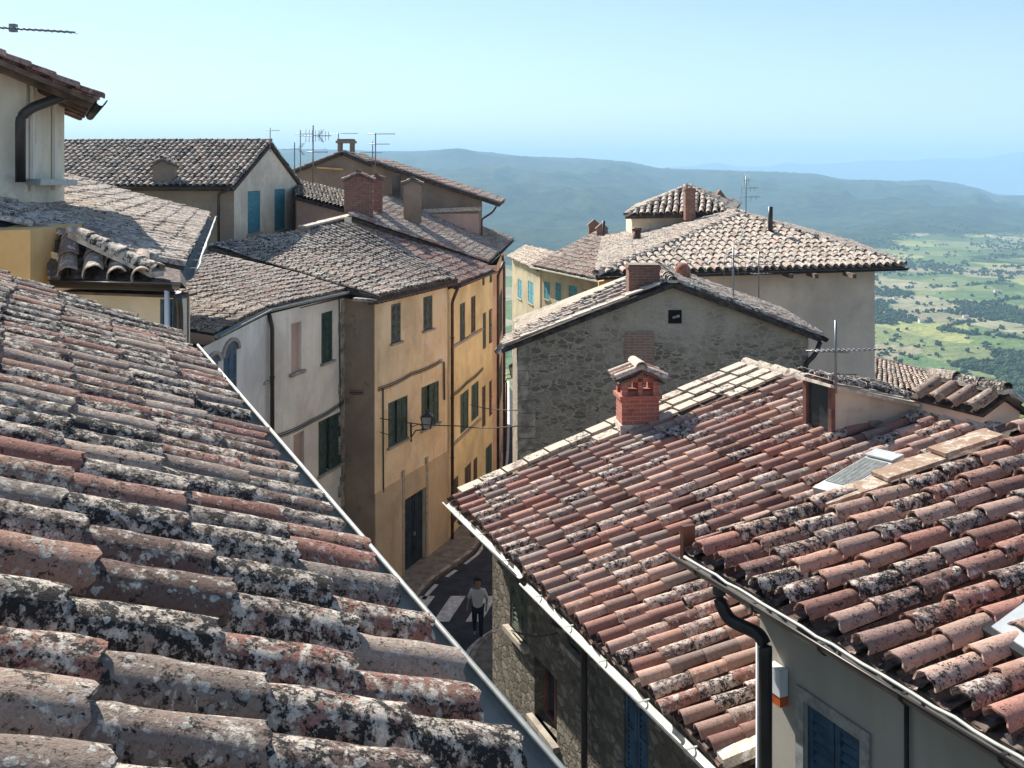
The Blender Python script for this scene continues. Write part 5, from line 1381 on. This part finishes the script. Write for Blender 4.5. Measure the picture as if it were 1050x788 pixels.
o = m.build('valley_woods', M['leaf'], None, (600, 1500, -250)); tag(o, 'broken belts of dark trees between the fields of the plain', 'woods', kind='stuff')
first = []
for k in range(3):
    vs, fs = protos[k]; q = MB()
    for v in vs: q.vert((v.x, v.y, v.z))
    for f in fs: q.face(f, True)
    q.tube([V((0, 0, -.02)), V((0, 0, .35))], [.05, .03], 6)
    first.append(q)
mes = []
for i, (X, Y, px) in enumerate(lonely):
    s = tr.uniform(6, 9); z = height(px, Y)
    if i < 3:
        o = first[i].build('field_tree', M['leaf'], None, (0, 0, 0)); mes.append(o)
    else:
        o = mes[i % 3].copy(); col.objects.link(o)
    o.location = (X, Y, z); o.scale = (s, s, s*.85); o.rotation_euler = (0, 0, tr.uniform(0, 6))
    tag(o, 'small dark tree standing among the fields of the plain', 'tree', 'single trees dotted over the plain')
# farmhouses
for i, (px, py, w, label) in enumerate(((946, 331, 14, 'long pale farm building below the left end of the bright field'), (1036, 372, 12, 'pale farmhouse among dark trees near the right edge'), (990, 326, 9, 'tiny pale farmhouse in the middle of the plain'), (1022, 300, 9, 'tiny farmhouse by the tree belt under the wide tan field'), (918, 307, 8, 'tiny white farmhouse right of the taupe house'))):
    Y = 250*KV*F/(py-HY); X = (px-CX)/F*Y; z = height(px, Y); s = w*Y/1500*.8
    t = empty('farmhouse', (X, Y, z), label, 'farmhouse', 'farmhouses on the plain')
    q = MB(); h = s*.42; q.box((X-s/2, Y-s*.3, z), (s, 0, 0), (0, s*.6, 0), (0, 0, h)); q.build('wall', M['white'], t)
    q = MB(); q.prism([V((X-s/2-.3, Y-s*.35, z+h)), V((X-s/2-.3, Y+s*.35, z+h)), V((X-s/2-.3, Y, z+h*1.5))], (s+.6, 0, 0)); o = q.build('roof', M['pinkdark'], t); fix_normals(o)

# =================================================================== person on the crossing
def person(loc, face, label):
    loc = V(loc); cs, sn = math.cos(face), math.sin(face)
    def W(p): return V((p[0]*cs-p[1]*sn, p[0]*sn+p[1]*cs, p[2]))
    J_ = {'pelvis': ((0, 0, .93), .135), 'waist': ((0, .0, 1.08), .12), 'chest': ((0, .02, 1.30), .145), 'collar': ((0, .012, 1.41), .085), 'neck': ((0, .01, 1.47), .058), 'head0': ((0, .02, 1.55), .085), 'head1': ((0, .03, 1.66), .10), 'crown': ((0, .01, 1.73), .07),
          'shl': ((-.18, 0, 1.40), .065), 'ell': ((-.26, -.04, 1.14), .045), 'wrl': ((-.24, .10, .92), .032), 'hal': ((-.24, .14, .84), .035),
          'shr': ((.18, 0, 1.40), .065), 'elr': ((.27, -.02, 1.14), .045), 'wrr': ((.30, .06, .92), .032), 'har': ((.30, .10, .84), .035),
          'hil': ((-.09, 0, .88), .105), 'knl': ((-.10, .14, .50), .065), 'anl': ((-.10, .10, .10), .045), 'tol': ((-.10, .24, .04), .04),
          'hir': ((.09, 0, .88), .105), 'knr': ((.10, .02, .50), .065), 'anr': ((.10, -.24, .14), .045), 'tor': ((.10, -.14, .04), .04)}
    Ed = [('pelvis', 'waist'), ('waist', 'chest'), ('chest', 'collar'), ('collar', 'neck'), ('neck', 'head0'), ('head0', 'head1'), ('head1', 'crown'), ('chest', 'shl'), ('shl', 'ell'), ('ell', 'wrl'), ('wrl', 'hal'), ('chest', 'shr'), ('shr', 'elr'), ('elr', 'wrr'), ('wrr', 'har'),
          ('pelvis', 'hil'), ('hil', 'knl'), ('knl', 'anl'), ('anl', 'tol'), ('pelvis', 'hir'), ('hir', 'knr'), ('knr', 'anr'), ('anr', 'tor')]
    def skin(name, names, edges, grow, mat, parent, root):
        me = bpy.data.meshes.new(name); ids = {n: i for i, n in enumerate(names)}
        me.from_pydata([W(J_[n][0]) for n in names], [(ids[a], ids[b]) for a, b in edges if a in ids and b in ids], [])
        o = bpy.data.objects.new(name, me); col.objects.link(o); me.materials.append(mat)
        md = o.modifiers.new('s', 'SKIN')
        for n, i in ids.items():
            sv = me.skin_vertices[0].data[i]; r = J_[n][1]+grow; sv.radius = (r, r*.85); sv.use_root = (n == root)
        s2 = o.modifiers.new('ss', 'SUBSURF'); s2.levels = s2.render_levels = 2
        dg = bpy.context.evaluated_depsgraph_get(); ev = o.evaluated_get(dg); nm = bpy.data.meshes.new_from_object(ev)
        o.modifiers.clear(); o.data = nm; nm.name = name
        for p in nm.polygons: p.use_smooth = True
        if parent: o.parent = parent
        return o
    body = skin('person', list(J_), Ed, 0, M['skin'], None, 'pelvis'); body.location = loc; tag(body, label, 'person')
    skin('shirt', ['pelvis', 'waist', 'chest', 'collar', 'shl', 'ell', 'shr', 'elr'], Ed, .028, M['shirt'], body, 'waist')
    skin('trousers', ['pelvis', 'hil', 'knl', 'anl', 'hir', 'knr', 'anr'], Ed, .022, M['trouser'], body, 'pelvis')
    m = MB(); c = W((0, -.015, 1.68)); m2 = bmesh.new(); bmesh.ops.create_icosphere(m2, subdivisions=3, radius=.125)
    me = bpy.data.meshes.new('hair')
    for v in list(m2.verts):
        if v.co.y > .05 and v.co.z < .03: m2.verts.remove(v)
    for v in m2.verts: v.co = W((v.co.x*.95, v.co.y-.015, v.co.z*1.0))+Z3*1.68
    m2.to_mesh(me); m2.free(); me.materials.append(M['hair']); o = bpy.data.objects.new('hair', me); col.objects.link(o); o.parent = body
    for sx, nm in ((-.07, 'shoe'), (.07, 'shoe')): pass
    return body
M['skin'] = plain('skin', (.45, .27, .19), .6, var=.03); M['shirt'] = plain('white_shirt', (.80, .80, .80), .8, var=.03)
M['trouser'] = plain('dark_jeans', (.02, .03, .05), .8); M['hair'] = plain('dark_hair', (.02, .015, .012), .6)
pp = pz(490, 655, GZ); person((pp.x, pp.y, GZ-.01), math.pi, 'person in a white top and dark trousers walking over the zebra crossing')

# =================================================================== haze
bpy.ops.mesh.primitive_cube_add(size=1); hz = bpy.context.object; hz.name = 'haze'; hz.data.name = 'haze'
zt_, zb_ = 420., -215.
hz.location = (0, 9000, (zt_+zb_)/2); hz.scale = (60000, 26000, zt_-zb_)
tag(hz, 'thin blue haze lying over the valley and hills', 'haze', kind='stuff')
hm = bpy.data.materials.new('haze_air'); hm.use_nodes = True; nt = hm.node_tree; nt.nodes.clear()
out = nt.nodes.new('ShaderNodeOutputMaterial'); vol = nt.nodes.new('ShaderNodeVolumePrincipled')
vol.inputs['Color'].default_value = (.46, .73, 1.0, 1); vol.inputs['Density'].default_value = 1.55e-4; vol.inputs['Anisotropy'].default_value = .0
nt.links.new(vol.outputs[0], out.inputs['Volume']); hz.data.materials.append(hm)

# =================================================================== light, camera
SUN = V((-.47, .62, .63)).normalized()
el = math.asin(SUN.z); az = math.atan2(SUN.x, SUN.y)
sd = bpy.data.lights.new('sun', 'SUN'); sd.energy = 5.0; sd.angle = math.radians(.53); sd.color = (1, .94, .84)
so_ = bpy.data.objects.new('sun', sd); col.objects.link(so_); so_.rotation_euler = SUN.to_track_quat('Z', 'Y').to_euler()
w = bpy.data.worlds.new('World'); scene.world = w; w.use_nodes = True; nt = w.node_tree
sky = nt.nodes.new('ShaderNodeTexSky'); sky.sky_type = 'NISHITA'; sky.sun_disc = False; sky.sun_elevation = el; sky.sun_rotation = az % (2*math.pi)
sky.air_density = 1.; sky.dust_density = .3; sky.ozone_density = 1.; sky.altitude = 500
bg = nt.nodes['Background']; nt.links.new(sky.outputs[0], bg.inputs[0]); bg.inputs[1].default_value = .07
cam = bpy.data.cameras.new('camera'); co = bpy.data.objects.new('camera', cam); col.objects.link(co)
co.rotation_euler = (math.pi/2, 0, 0); cam.sensor_width = 36; cam.lens = 36*F/1050; cam.shift_y = -(394-HY)/1050; cam.clip_start = .05; cam.clip_end = 90000
scene.camera = co
scene.view_settings.view_transform = 'Standard'; scene.view_settings.look = 'None'; scene.view_settings.gamma = 1; scene.view_settings.exposure = 1.05
scene.cycles.volume_bounces = 1; scene.cycles.max_bounces = 6; scene.cycles.use_denoising = True
